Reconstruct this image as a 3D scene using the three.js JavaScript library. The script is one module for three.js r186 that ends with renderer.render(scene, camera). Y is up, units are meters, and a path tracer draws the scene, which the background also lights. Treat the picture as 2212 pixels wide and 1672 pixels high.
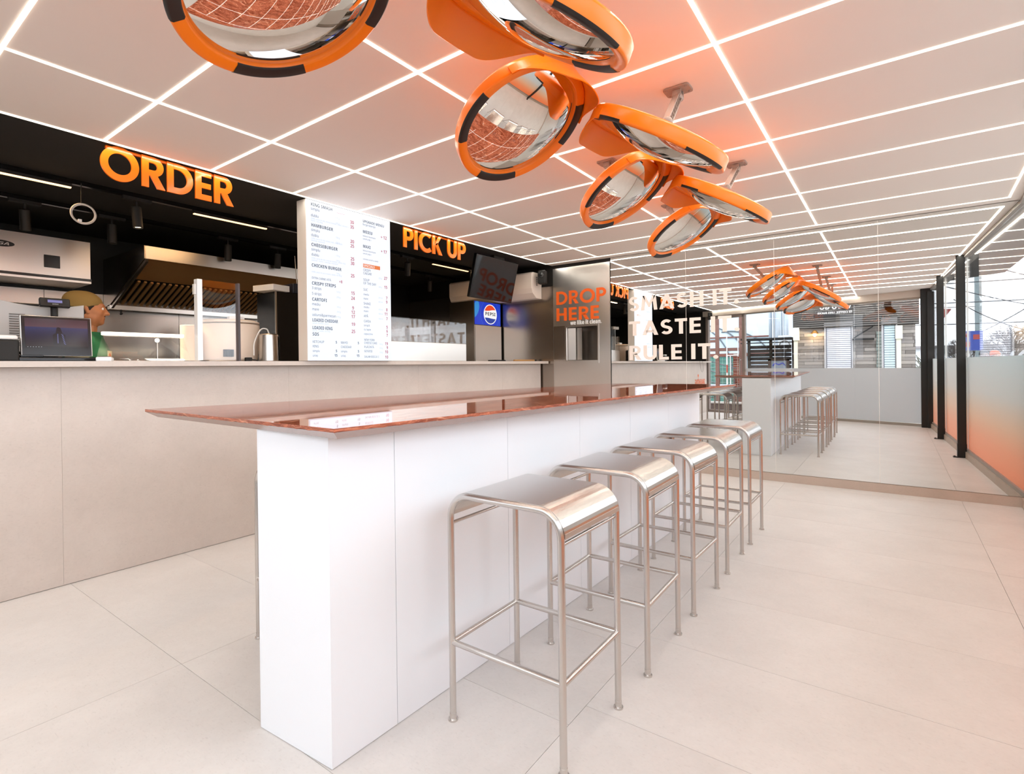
import * as THREE from 'three';
import { mergeGeometries, mergeVertices } from 'three/addons/utils/BufferGeometryUtils.js';
import { RoundedBoxGeometry } from 'three/addons/geometries/RoundedBoxGeometry.js';
import { MarchingCubes } from 'three/addons/objects/MarchingCubes.js';
import { FontLoader } from 'three/addons/loaders/FontLoader.js';
import { TextGeometry } from 'three/addons/geometries/TextGeometry.js';
import { RectAreaLightUniformsLib } from 'three/addons/lights/RectAreaLightUniformsLib.js';

// ---------------------------------------------------------------- camera, sky, exposure
RectAreaLightUniformsLib.init();
const renderer = new THREE.WebGLRenderer();
renderer.toneMapping = THREE.LinearToneMapping;
renderer.toneMappingExposure = 1.15;
renderer.shadowMap.enabled = true;
const scene = new THREE.Scene();
const EYE = 1.18336, CEIL = 2.46336, ZM = -5.8094;         // eye height, ceiling height, mirror plane
const camera = new THREE.PerspectiveCamera(2 * Math.atan(836 / 1140.1) * 180 / Math.PI, 2212 / 1672, 0.05, 300);
{
  const yaw = 0.626, roll = -0.012, pitch = -0.0032;
  const F0 = new THREE.Vector3(-Math.sin(yaw), 0, -Math.cos(yaw)), R0 = new THREE.Vector3(Math.cos(yaw), 0, -Math.sin(yaw)), Y = new THREE.Vector3(0, 1, 0);
  const F = F0.clone().multiplyScalar(Math.cos(pitch)).addScaledVector(Y, Math.sin(pitch));
  const U0 = F0.clone().multiplyScalar(-Math.sin(pitch)).addScaledVector(Y, Math.cos(pitch));
  const R = R0.clone().multiplyScalar(Math.cos(roll)).addScaledVector(U0, Math.sin(roll));
  const U = R0.clone().multiplyScalar(-Math.sin(roll)).addScaledVector(U0, Math.cos(roll));
  camera.quaternion.setFromRotationMatrix(new THREE.Matrix4().makeBasis(R, U, F.clone().negate()));
  camera.position.set(0, EYE, 0);
  camera.setViewOffset(2212, 1672, 0, 42, 2212, 1672);      // vertical lens shift
}
const SKY = 3.6;
{ // overcast sky: an even white-blue veil, a little brighter overhead
  const w = 64, h = 32, d = new Float32Array(w * h * 4);
  for (let j = 0; j < h; j++) for (let i = 0; i < w; i++) {
    const el = j / (h - 1) - 0.5, k = (j * w + i) * 4, up = Math.max(0, el) * 2;
    const c = 1 + 0.25 * up + 0.03 * Math.sin(i * 0.6 + j) * Math.sin(j * 0.9);
    d[k] = SKY * c * 0.93; d[k + 1] = SKY * c * 0.975; d[k + 2] = SKY * c * 1.05; d[k + 3] = 1;
  }
  const t = new THREE.DataTexture(d, w, h, THREE.RGBAFormat, THREE.FloatType);
  t.mapping = THREE.EquirectangularReflectionMapping; t.magFilter = THREE.LinearFilter; t.needsUpdate = true;
  scene.background = t;
}
const LED_L = 23, LED_C = new THREE.Color(1.0, 0.955, 0.865);   // radiance and colour of the ceiling strips

// ---------------------------------------------------------------- helpers
let seed = 20240611;
const rnd = () => { seed = (seed + 0x6D2B79F5) | 0; let t = Math.imul(seed ^ (seed >>> 15), 1 | seed); t = (t + Math.imul(t ^ (t >>> 7), 61 | t)) ^ t; return ((t ^ (t >>> 14)) >>> 0) / 4294967296; };
const rr = (a, b) => a + (b - a) * rnd();
const V = (x, y, z) => new THREE.Vector3(x, y, z);
const used = {};
function numbered(n) { if (!(n in used)) { used[n] = 0; return n; } used[n]++; return n + '_' + String(used[n]).padStart(3, '0'); }
function prep(g) { let q = g.index ? g.toNonIndexed() : g; for (const k of Object.keys(q.attributes)) if (!['position', 'normal', 'uv'].includes(k)) q.deleteAttribute(k);
  if (!q.attributes.normal) q.computeVertexNormals();
  if (!q.attributes.uv) q.setAttribute('uv', new THREE.BufferAttribute(new Float32Array(q.attributes.position.count * 2), 2)); return q; }
const merge = (gs) => gs.length === 1 ? gs[0] : mergeGeometries(gs.map(prep));
function mesh(name, gs, m, parent) {
  const o = new THREE.Mesh(merge(Array.isArray(gs) ? gs : [gs]), m);
  o.castShadow = o.receiveShadow = true;
  if (parent) { o.name = name; parent.add(o); } else { o.name = numbered(name); scene.add(o); }
  return o;
}
function tag(o, label, category, group) { o.userData.label = label; o.userData.category = category; if (group) o.userData.group = group; return o; }
function thing(name, label, category, pos = [0, 0, 0], turn = 0, group) {
  const o = new THREE.Group(); o.name = numbered(name); o.position.set(...pos); o.rotation.y = turn; scene.add(o); return tag(o, label, category, group);
}
function struct(name, gs, m, label) { const o = mesh(name, gs, m); o.userData.kind = 'structure'; if (label) o.userData.label = label; return o; }
function structGroup(name, label) { const o = new THREE.Group(); o.name = numbered(name); scene.add(o); o.userData.kind = 'structure'; if (label) o.userData.label = label; return o; }
function copyOf(root, pos, turn, label) { const r = root.clone(); r.name = numbered(root.name.replace(/_\d{3}$/, '')); r.position.set(...pos); r.rotation.y = turn; r.userData = { ...root.userData, label }; scene.add(r); return r; }
// box of size w,h,d centred at x,y,z with uv in metres
function bx(w, h, d, x = 0, y = 0, z = 0, ry = 0) {
  const g = new THREE.BoxGeometry(w, h, d), uv = g.attributes.uv, S = [[d, h], [d, h], [w, d], [w, d], [w, h], [w, h]];
  for (let i = 0; i < 24; i++) { const s = S[i >> 2]; uv.setXY(i, uv.getX(i) * s[0], uv.getY(i) * s[1]); }
  if (ry) g.rotateY(ry); return g.translate(x, y, z);
}
const bb = (x0, x1, y0, y1, z0, z1) => bx(Math.abs(x1 - x0), Math.abs(y1 - y0), Math.abs(z1 - z0), (x0 + x1) / 2, (y0 + y1) / 2, (z0 + z1) / 2);
const rb = (w, h, d, r, x = 0, y = 0, z = 0, s = 3) => new RoundedBoxGeometry(w, h, d, s, r).translate(x, y, z);
const cyl = (r0, r1, h, x = 0, y = 0, z = 0, n = 24) => new THREE.CylinderGeometry(r1, r0, h, n).translate(x, y, z);
function rod(a, b, r, n = 10, r2 = r) { // cylinder between two points
  const A = V(...a), B = V(...b), d = B.clone().sub(A), L = d.length(), g = new THREE.CylinderGeometry(r2, r, L, n);
  return g.applyMatrix4(new THREE.Matrix4().compose(A.add(B).multiplyScalar(0.5), new THREE.Quaternion().setFromUnitVectors(V(0, 1, 0), d.normalize()), V(1, 1, 1)));
}
function bar(a, b, w, t) { // rectangular bar between two points (w across, t deep), kept upright
  const A = V(...a), B = V(...b), d = B.clone().sub(A), L = d.length(); d.normalize();
  let s = Math.abs(d.y) > 0.99 ? V(1, 0, 0) : V(0, 1, 0).cross(d).normalize(); const u = d.clone().cross(s);
  return new THREE.BoxGeometry(w, L, t).applyMatrix4(new THREE.Matrix4().makeBasis(s, d, s.clone().cross(d))).translate((a[0] + b[0]) / 2, (a[1] + b[1]) / 2, (a[2] + b[2]) / 2);
}
const tube = (pts, r, n = 40, rs = 10, closed = false) => new THREE.TubeGeometry(new THREE.CatmullRomCurve3(pts.map((p) => V(...p)), closed, 'catmullrom', 0.5), n, r, rs, closed);
function lathe(pts, n = 48) { return new THREE.LatheGeometry(pts.map((p) => new THREE.Vector2(p[0], p[1])), n); }
function ext(shape, depth, bevel = 0, cs = 12) { return new THREE.ExtrudeGeometry(shape, { depth, bevelEnabled: bevel > 0, bevelThickness: bevel, bevelSize: bevel, bevelSegments: 2, curveSegments: cs }); }
function polyShape(p) { const s = new THREE.Shape(); p.forEach((q, i) => i ? s.lineTo(q[0], q[1]) : s.moveTo(q[0], q[1])); return s; }
// flat slab over a polygon of [x, z] corners, from y0 up to y1; uv = world metres
function slab(poly, y0, y1) { return ext(polyShape(poly.map(([x, z]) => [x, -z])), y1 - y0).rotateX(-Math.PI / 2).translate(0, y0, 0); }
// keep the part of a polygon where a*x + b*z <= c
function clip(poly, a, b, c) {
  const out = [], f = (p) => a * p[0] + b * p[1] - c;
  poly.forEach((p, i) => { const q = poly[(i + 1) % poly.length], fp = f(p), fq = f(q);
    if (fp <= 0) out.push(p); if (fp * fq < 0) { const t = fp / (fp - fq); out.push([p[0] + (q[0] - p[0]) * t, p[1] + (q[1] - p[1]) * t]); } });
  return out;
}
// ---------------------------------------------------------------- computed textures
function noise2(period, sd) { // tiling value noise
  const n = period, a = new Float32Array(n * n); let s = sd * 7919 + 13;
  for (let i = 0; i < n * n; i++) { s = (Math.imul(s, 1664525) + 1013904223) | 0; a[i] = ((s >>> 8) & 65535) / 65535; }
  return (x, y) => { x = ((x % 1) + 1) % 1 * n; y = ((y % 1) + 1) % 1 * n; const i = Math.floor(x) % n, j = Math.floor(y) % n, i1 = (i + 1) % n, j1 = (j + 1) % n; let u = x - Math.floor(x), v = y - Math.floor(y); u = u * u * (3 - 2 * u); v = v * v * (3 - 2 * v);
    return (a[j * n + i] * (1 - u) + a[j * n + i1] * u) * (1 - v) + (a[j1 * n + i] * (1 - u) + a[j1 * n + i1] * u) * v; };
}
function dataTex(w, h, fn, metres, srgb = true) {
  const d = new Uint8Array(w * h * 4);
  for (let j = 0; j < h; j++) for (let i = 0; i < w; i++) { const c = fn(i / w, j / h), k = (j * w + i) * 4; for (let q = 0; q < 3; q++) d[k + q] = Math.max(0, Math.min(255, c[q])); d[k + 3] = 255; }
  const t = new THREE.DataTexture(d, w, h); t.wrapS = t.wrapT = THREE.RepeatWrapping; t.magFilter = THREE.LinearFilter; t.minFilter = THREE.LinearMipmapLinearFilter; t.generateMipmaps = true;
  if (metres) t.repeat.set(1 / metres[0], 1 / metres[1]); if (srgb) t.colorSpace = THREE.SRGBColorSpace; t.needsUpdate = true; return t;
}
function canvasTex(w, h, draw) { const c = document.createElement('canvas'); c.width = w; c.height = h; const x = c.getContext('2d'); draw(x, w, h); const t = new THREE.CanvasTexture(c); t.colorSpace = THREE.SRGBColorSpace; t.magFilter = THREE.LinearFilter; return t; }
const n4 = noise2(4, 1), n8 = noise2(8, 2), n16 = noise2(16, 3), n32 = noise2(32, 4), n64 = noise2(64, 5), n128 = noise2(128, 6), n256 = noise2(256, 7);
const stoneTex = dataTex(1024, 1024, (u, v) => {
  const m = (n8(u, v) - 0.5) * 5 + (n16(u + 0.3, v) - 0.5) * 5 + (n64(u, v + 0.2) - 0.5) * 3 + (n256(u, v) - 0.5) * 3;
  const speck = Math.pow(n256(u + n32(u, v) * 0.01, v * 3), 10) * -12 + (n256(u * 3, v * 3) > 0.985 ? -7 : 0);
  const s = m + speck; return [217 + s, 212 + s * 1.03, 208 + s * 1.06];
}, [2.2, 2.2]);
const M = {};
const std = (o) => new THREE.MeshStandardMaterial(o), phy = (o) => new THREE.MeshPhysicalMaterial(o);
M.floor = std({ map: stoneTex, roughness: 0.42 });
M.grout = std({ color: '#d3c7bc', roughness: 0.9 });
M.clad = std({ map: stoneTex, color: '#f6eee8', roughness: 0.5 });
M.ceiling = std({ color: '#efe5dd', roughness: 0.85 });
M.white = std({ color: '#f1f4f8', roughness: 0.3 });
M.whiteMatt = std({ color: '#ecebe8', roughness: 0.7 });
M.black = std({ color: '#15120f', roughness: 0.6 });
M.blackCeil = std({ color: '#1a1613', roughness: 0.75 });
M.blackGloss = std({ color: '#0c0c0e', roughness: 0.18 });
M.blackPost = std({ color: '#191614', roughness: 0.55 });
M.plasticGrey = std({ color: '#8d8781', roughness: 0.5 });
M.steel = std({ color: '#cfcac4', metalness: 1, roughness: 0.28 });
M.steelDark = std({ color: '#a89e94', metalness: 1, roughness: 0.25 });
M.stool = std({ color: '#d2cdc8', metalness: 1, roughness: 0.27 });
M.stoolSeat = std({ color: '#d0cbc6', metalness: 1, roughness: 0.24 });
M.mirror = std({ color: '#e9ebea', metalness: 1, roughness: 0 });
M.dome = std({ color: '#eceae6', metalness: 1, roughness: 0.02 });
M.orange = std({ color: '#ff8208', roughness: 0.3 });
M.orangeSign = std({ color: '#ff7a10', roughness: 0.2 });
M.tape = std({ color: '#1c1715', roughness: 0.45 });
M.bracket = std({ color: '#a5968c', roughness: 0.5 });
M.glass = phy({ color: '#ffffff', transmission: 1, roughness: 0, thickness: 0, ior: 1.5 });
M.frostGrey = phy({ color: '#d4d4d4', transmission: 0.55, roughness: 1, thickness: 0 });
M.alu = std({ color: '#a59d94', metalness: 0.6, roughness: 0.5 });
const glow = (c, k) => std({ color: '#ffffff', emissive: c, emissiveIntensity: k, roughness: 0.6 });
M.led = glow(new THREE.Color(1, 0.92, 0.76), 1.5);
const filmTex = canvasTex(8, 512, (x, w, h) => { // colour run: grey-white at the top to orange at the foot
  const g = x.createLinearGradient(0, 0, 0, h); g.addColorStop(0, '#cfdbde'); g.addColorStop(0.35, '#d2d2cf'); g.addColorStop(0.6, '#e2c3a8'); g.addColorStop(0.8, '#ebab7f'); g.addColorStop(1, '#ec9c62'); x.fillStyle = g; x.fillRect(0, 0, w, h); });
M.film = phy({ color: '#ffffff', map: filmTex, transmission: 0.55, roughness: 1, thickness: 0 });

// ---------------------------------------------------------------- the room shell
const FAC = [1, 0.05, 0.5695];                       // glass facade on the street side: x + 0.05 z = 0.5695
const BACK = [0.331, 1, 0.539];                      // glazed entrance side, behind the camera: 0.331 x + z = 0.539
const fx = (z) => FAC[2] - 0.05 * z, bz = (x) => BACK[2] - 0.331 * x;
const roomPoly = (m, x0) => clip(clip([[x0, ZM - m], [2.5, ZM - m], [2.5, 3], [x0, 3]], FAC[0], FAC[1], FAC[2] + m), BACK[0], BACK[1], BACK[2] + m);
{
  const floor = structGroup('floor');
  mesh('grout_bed', slab(roomPoly(0.1, -3.8), -0.14, -0.012), M.grout, floor);
  // large stone tiles, columns staggered as in the photograph
  const cols = [[-3.8, -2.33, -0.93], [-2.33, -0.875, -0.93], [-0.875, 0.455, -2.2], [0.455, 1.2, -2.2]];
  for (const [x0, x1, off] of cols) {
    const step = 0.575, k0 = Math.floor((ZM - off) / step);
    for (let k = k0; off + k * step < 2.2; k++) {
      const z0 = off + k * step + 0.0008, z1 = off + (k + 1) * step - 0.0008;
      let p = [[x0 + 0.0008, Math.max(z0, ZM - 0.02)], [x1 - 0.0008, Math.max(z0, ZM - 0.02)], [x1 - 0.0008, z1], [x0 + 0.0008, z1]];
      p = clip(clip(p, FAC[0], FAC[1], FAC[2] + 0.08), BACK[0], BACK[1], BACK[2] + 0.08);
      if (p.length > 2 && z1 > ZM) {
        const g = slab(p, -0.012, -0.0003 * rnd()), uv = g.attributes.uv, a = rr(0, 3), b = rr(0, 3);
        for (let i = 0; i < uv.count; i++) uv.setXY(i, uv.getX(i) + a, uv.getY(i) + b);
        mesh('tile', g, M.floor, floor);
      }
    }
  }
  struct('floor', slab([[-6.4, ZM - 0.1], [-3.8, ZM - 0.1], [-3.8, 2], [-6.4, 2]], -0.14, -0.002), std({ color: '#5a534d', roughness: 0.6 }), 'dark kitchen floor behind the service counter');
  struct('ceiling', slab(roomPoly(0.12, -3.56), CEIL, CEIL + 0.16), M.ceiling);
  struct('ceiling', slab([[-6.4, ZM - 0.3], [-3.56, ZM - 0.3], [-3.56, 2], [-6.4, 2]], CEIL, CEIL + 0.16), M.blackCeil, 'black kitchen ceiling behind the order sign');

  // far wall: mirror panes above a stone plinth; steel cladding towards the kitchen
  const wf = struct('wall_far', [bb(-2.735, 1.3, -0.1, CEIL + 0.1, ZM - 0.5, ZM - 0.02), bb(-6.4, -3.36, -0.1, CEIL + 0.1, ZM - 0.5, ZM - 0.02), bb(-3.36, -2.735, -0.1, 1.22, ZM - 0.5, ZM - 0.02), bb(-3.36, -2.735, 1.68, CEIL + 0.1, ZM - 0.5, ZM - 0.02), bb(-3.36, -2.735, 1.2, 1.7, ZM - 0.5, ZM - 0.36)], M.black);
  const joints = [-2.732, -1.839, -0.96, -0.107, 1.0];
  for (let i = 0; i < 4; i++) { const w = joints[i + 1] - joints[i] - 0.0025; mesh('mirror_pane', bb(joints[i] + 0.0012, joints[i] + 0.0012 + w, 0.084, CEIL - 0.005, ZM - 0.02, ZM), M.mirror, wf); }
  struct('trim_8', joints.slice(1, 4).map((x) => bb(x - 0.0014, x + 0.0014, 0.084, CEIL - 0.006, ZM - 0.01, ZM + 0.0006)), std({ color: '#f2ece4', roughness: 0.5 }), 'pale joint lines between the mirror panes');
  struct('baseboard_far', [bb(-2.733, 1.0, 0, 0.08, ZM - 0.02, ZM + 0.004)], std({ map: stoneTex, color: '#e6d8cc', roughness: 0.5 }));
  struct('trim_1', [bb(-2.733, 1.0, 0.0805, 0.0835, ZM - 0.02, ZM + 0.003)], std({ color: '#8b7c6e', metalness: 0.7, roughness: 0.4 }));
  // kitchen end wall, rear wall and near wall
  const ws = [-6.2, -5.3, -4.4, -3.53];
  for (let i = 0; i < 3; i++) mesh('steel_sheet', bb(ws[i] + 0.002, ws[i + 1] - 0.002, 0.0, 2.2, ZM - 0.02, ZM + 0.002), M.steelDark, wf);
  const wl = struct('wall_left', [bb(-6.4, -6.2, -0.1, CEIL + 0.1, ZM - 0.3, 2)], M.black);
  for (let z = ZM; z < 1.9; z += 1.105) mesh('steel_sheet', bb(-6.2, -6.196, 0, 1.92, z + 0.002, Math.min(1.9, z + 1.103)), M.steelDark, wl);
  struct('wall_near', [bb(-6.4, -3.76, -0.1, CEIL + 0.1, 1.86, 2.02)], M.black);
}
// steel wall panel with the drop hatch, standing between counter and mirror
{
  const z = ZM + 0.012, t = thing('waste_station', 'brushed steel wall panel with a drop hatch between counter and mirror', 'waste station', [-3.13, 0, z]);
  const X = 3.13, L = -3.529, Rr = -2.737, hx0 = -3.348, hx1 = -2.893, hy0 = 1.236, hy1 = 1.668;
  mesh('face_panel', [bb(L + X, hx0 + X, 0.003, 2.415, -0.03, 0), bb(hx1 + X, Rr + X, 0.003, 2.415, -0.03, 0), bb(hx0 + X, hx1 + X, 0.003, hy0, -0.03, 0), bb(hx0 + X, hx1 + X, hy1, 2.415, -0.03, 0)], M.steel, t);
  const a = hx0 + X, b = hx1 + X;
  mesh('hatch_frame', [bb(a - 0.006, b + 0.006, hy1 - 0.008, hy1 + 0.012, -0.02, 0.012), bb(a - 0.006, b + 0.006, hy0 - 0.03, hy0 + 0.006, -0.02, 0.012), bb(a - 0.006, a + 0.01, hy0, hy1, -0.02, 0.008), bb(b - 0.01, b + 0.006, hy0, hy1, -0.02, 0.008)], M.steel, t);
  mesh('chute', [bb(a, b, hy0, hy1, -0.3, -0.29), bb(a, a + 0.006, hy0, hy1, -0.29, -0.02), bb(b - 0.006, b, hy0, hy1, -0.29, -0.02), bb(a, b, hy0, hy0 + 0.006, -0.29, -0.02), bb(a, b, hy1 - 0.006, hy1, -0.29, -0.02)], M.steelDark, t);
  mesh('flap', [bx(0.1, 0.4, 0.006, a + 0.06, 1.45, -0.05, 0.25)], M.steel, t);
  mesh('flap', [bx(0.075, 0.4, 0.006, a + 0.16, 1.45, -0.07, -0.2)], M.steel, t);
  mesh('side_plate', [bb(L + X + 0.004, a - 0.01, hy0 + 0.02, hy1 + 0.012, 0, 0.004)], M.steelDark, t);
}
// ---------------------------------------------------------------- LED strips recessed flush in the ceiling
{
  const strips = [];
  const strip = (ax, az, bx_, bz_, w, label) => {
    const len = Math.hypot(bx_ - ax, bz_ - az), t = thing('led_strip', label, 'LED strip', [(ax + bx_) / 2, CEIL - 0.004, (az + bz_) / 2], Math.atan2(bz_ - az, bx_ - ax) * -1, 'warm LED strips crossing the ceiling');
    mesh('diffuser', bb(-len / 2, len / 2, -0.0015, 0.0035, -w / 2, w / 2), M.led, t);
    const l = new THREE.RectAreaLight(LED_C, LED_L, len, w); l.name = 'strip'; l.position.set((ax + bx_) / 2, CEIL - 0.0075, (az + bz_) / 2);
    l.lookAt(l.position.x + 1e-6, 0, l.position.z); l.rotation.set(-Math.PI / 2, 0, -Math.atan2(bz_ - az, bx_ - ax)); scene.add(l); strips.push(l);
  };
  const L4 = (z) => 0.752 - 0.0425 * (z - ZM) * 0.85, W = 0.0145, zE = -5.661;
  const longs = [[-3.546, 'long LED strip along the kitchen edge, above the order and pick up signs'], [-2.833, 'long LED strip second from the kitchen, left of the hanging mirrors'], [-1.662, 'long LED strip passing just left of the orange convex mirrors'], [-0.57, 'long LED strip passing right of the orange convex mirrors']];
  for (const [x, l] of longs) strip(x, zE, x, bz(x) - 0.075, W, l);
  strip(L4(zE), zE, L4(-0.52), -0.52, W, 'long LED strip along the street windows');
  const zs = [-5.661, -5.089, -4.519, -3.933, -3.341, -2.769, -2.197, -1.628, -1.06, -0.519], nth = ['closest to the mirror wall', 'second from the mirror wall', 'third from the mirror wall', 'fourth from the mirror wall', 'fifth from the mirror wall', 'sixth from the mirror wall', 'seventh from the mirror wall', 'eighth from the mirror wall', 'ninth from the mirror wall', 'tenth from the mirror wall'];
  zs.forEach((z, i) => strip(-3.535, z, L4(z) + (i === 0 || i === 9 ? 0.01 : -0.01), z, W, 'LED strip across the room, ' + nth[i]));
  strip(-3.535, 0.1, -0.58, 0.1, W, 'shorter LED strip across the room, eleventh from the mirror wall');
  strip(-3.546, bz(-3.546) - 0.075, -0.57, bz(-0.57) - 0.075, W * 1.3, 'slanting LED strip above the entrance glazing');
}
// ---------------------------------------------------------------- street facade: posts, panes, kerb
{
  const posts = [-3.2, -1.37];
  const kerb = []; const A = [fx(ZM), ZM], B = [fx(0.35), 0.35], ang = Math.atan2(-(B[0] - A[0]), B[1] - A[1]) * -1;
  const along = (off, w, y0, y1, z0 = ZM, z1 = 0.36) => { const p = [[fx(z0) + off, z0], [fx(z0) + off + w, z0], [fx(z1) + off + w, z1], [fx(z1) + off, z1]]; return slab(p, y0, y1); };
  struct('baseboard_right', [along(-0.035, 0.12, 0, 0.078)], std({ map: stoneTex, color: '#d9c9ba', roughness: 0.5 }));
  struct('trim_2', [along(-0.022, 0.05, 0.0785, 0.112)], M.alu);
  struct('trim_3', [along(-0.03, 0.14, 2.43, CEIL - 0.0005)], M.alu);
  const bounds = [ZM + 0.002, -3.2, -1.37, 0.33];
  for (let i = 0; i < 3; i++) {
    const z0 = bounds[i] + 0.012, z1 = bounds[i + 1] - 0.012, w = structGroup('window_' + (i + 1));
    mesh('pane', along(0.0, 0.006, 0.113, 2.429, z0, z1), M.glass, w);
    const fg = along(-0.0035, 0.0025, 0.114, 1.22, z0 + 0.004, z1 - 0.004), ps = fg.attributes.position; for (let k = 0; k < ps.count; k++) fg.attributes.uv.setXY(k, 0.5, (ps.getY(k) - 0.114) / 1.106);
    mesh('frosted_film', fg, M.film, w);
    mesh('gasket', [along(-0.006, 0.014, 0.113, 2.429, z1 + 0.001, z1 + 0.011)], M.whiteMatt, w);
  }
  posts.forEach((z, i) => {
    const t = structGroup('pillar'); const x = fx(z) - 0.062;
    mesh('post', rb(0.085, CEIL - 0.002, 0.07, 0.006, x, CEIL / 2, z), M.blackPost, t);
    mesh('sleeve', rb(0.09, 0.17, 0.075, 0.004, x, 0.086, z), M.blackPost, t);
    mesh('foot_plate', [rb(0.05, 0.008, 0.09, 0.003, x - 0.06, 0.004, z), cyl(0.009, 0.009, 0.012, x - 0.07, 0.012, z, 8)], M.blackPost, t);
  });
  const t = structGroup('pillar');
  mesh('post', [rb(0.16, CEIL - 0.002, 0.1, 0.006, fx(0.3) - 0.08, CEIL / 2, 0.28), rb(0.1, CEIL - 0.06, 0.12, 0.006, fx(0.3) - 0.02, CEIL / 2 - 0.03, 0.25)], M.blackPost, t);
}
// ---------------------------------------------------------------- glazed entrance side behind the camera
{
  const ux = Math.cos(Math.atan(0.331)), uz = -Math.sin(Math.atan(0.331)), th = Math.atan2(0.331, 1);
  const P0 = [0.44, bz(0.44)];                                  // right end; s runs left along the wall
  const seg = (s0, s1, y0, y1, t0, t1) => { const g = bb(s0, s1, y0, y1, t0, t1); return g.rotateY(Math.PI + th).translate(P0[0], 0, P0[1]); };
  // in its own axes +s goes towards the kitchen, +t towards the room
  const S = (x) => (0.44 - x) / ux;
  struct('trim_4', [seg(-0.02, S(-3.8), 2.335, CEIL - 0.0005, -0.08, 0.06)], std({ color: '#d8ccc0', roughness: 0.6 }));
  struct('trim_5', [seg(0, S(-2.78), 0, 0.05, -0.05, 0.02)], M.alu);
  struct('trim_6', [seg(0, S(-2.78), 2.305, 2.334, -0.03, 0.03)], M.alu);
  const j = [0.005, S(-0.62), S(-1.93), S(-2.76)];
  for (let i = 0; i < 3; i++) {
    const w = structGroup('window_' + (5 + i));
    mesh('pane', seg(j[i] + 0.003, j[i + 1] - 0.003, 0.052, 2.304, -0.004, 0.004), M.glass, w);
    mesh('frosted_film', seg(j[i] + 0.0005, j[i + 1] - 0.0005, 0.054, 1.06, 0.005, 0.0075), M.frostGrey, w);
  }
  // entrance door
  const d = structGroup('door_1', 'glazed entrance door beside the counter end'), s0 = S(-2.79), s1 = S(-3.72);
  mesh('door_frame', [seg(s0 - 0.02, s0 + 0.045, 0.002, 2.33, -0.04, 0.04), seg(s1 - 0.05, s1 + 0.02, 0.002, 2.33, -0.04, 0.04), seg(s0, s1, 2.26, 2.33, -0.04, 0.04), seg(s0, s1, 0.002, 0.06, -0.03, 0.03)], std({ color: '#8d8079', roughness: 0.5 }), d);
  mesh('pane', seg(s0 + 0.047, s1 - 0.052, 0.062, 2.258, -0.004, 0.004), M.glass, d);
  const h = mesh('door_handle', [seg(s0 + 0.09, s0 + 0.115, 0.9, 1.3, 0.05, 0.07), seg(s0 + 0.095, s0 + 0.11, 0.93, 0.95, 0.004, 0.05), seg(s0 + 0.095, s0 + 0.11, 1.25, 1.27, 0.004, 0.05)], M.steel, d);
}

// ---------------------------------------------------------------- service counter
{
  const t = thing('service_counter', 'long pale stone-clad service counter in front of the black kitchen', 'counter', [-3.72, 0, 0]);
  const seams = [ZM + 0.03, -4.95, -3.6, -2.252, -0.9, 0.45, 1.66];
  for (let i = 0; i < 6; i++) { const g = bb(-0.02, 0, 0.003, 1.206, seams[i] + 0.0004, seams[i + 1] - 0.0004), uv = g.attributes.uv; const a = rr(0, 3), b = rr(0, 3); for (let k = 0; k < uv.count; k++) uv.setXY(k, uv.getX(k) + a, uv.getY(k) + b); mesh('panel', g, M.clad, t); }
  mesh('carcass', [bb(-0.6, -0.0205, 0.0, 1.205, ZM + 0.03, 1.65)], M.clad, t);
  mesh('end_panel', bb(-0.6, 0, 0.003, 1.206, 1.661, 1.68), M.clad, t);
  mesh('countertop', bb(-0.62, 0.118, 1.207, 1.238, ZM + 0.025, 1.685), M.clad, t);
}
// ---------------------------------------------------------------- bar island
const marbleTex = dataTex(1024, 1024, (u, v) => { // red travertine: long wavy bands with pale veins and dark pits
  const wx = (n8(u, v) - 0.5) * 0.12 + (n16(u, v) - 0.5) * 0.05, a = n32(u * 0.25 + wx, v + wx * 1.4), b = n64(u * 0.3 + wx, v * 2 + wx), c = n128(u + wx, v * 2), p = n256(u, v);
  let k = 0.5 + (a - 0.5) * 0.7 + (b - 0.5) * 0.5 + (c - 0.5) * 0.3;
  let r = 126 + 72 * k, g = 60 + 58 * k, bl = 40 + 48 * k;
  const vein = Math.abs(n8(u * 0.7 + wx * 2, v + 0.37 + wx * 3) - 0.5), vn = Math.max(0, 1 - vein * 26) * (n16(u, v) > 0.4 ? 1 : 0.2);
  r += vn * 50; g += vn * 62; bl += vn * 58; const v2 = Math.max(0, 1 - Math.abs(n16(u + wx, v * 1.3 + wx * 2 + 0.7) - 0.5) * 30) * 0.6; r += v2 * 40; g += v2 * 46; bl += v2 * 40;
  const st = n256(u * 0.35 + wx, v * 3) - 0.5, s2 = n128(u * 0.5 + wx, v * 4 + 0.3) - 0.5; r += (st + s2) * 60; g += (st + s2) * 52; bl += (st + s2) * 46; if (p > 0.9 && c > 0.55) { r -= 40; g -= 26; bl -= 18; } if (p < 0.08 && b > 0.45) { r += 46; g += 52; bl += 50; }
  return [r, g, bl];
}, [1.3, 1.0]);
M.marble = std({ map: marbleTex, roughness: 0.02 });
M.marbleEdge = std({ map: marbleTex, color: '#ffffff', roughness: 0.3 });
M.marbleUnderReflect = std({ color: '#cdb3ab', map: stoneTex, roughness: 0.18 });  // pale floor reflection painted into the colour of the slab's undercut
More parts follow.
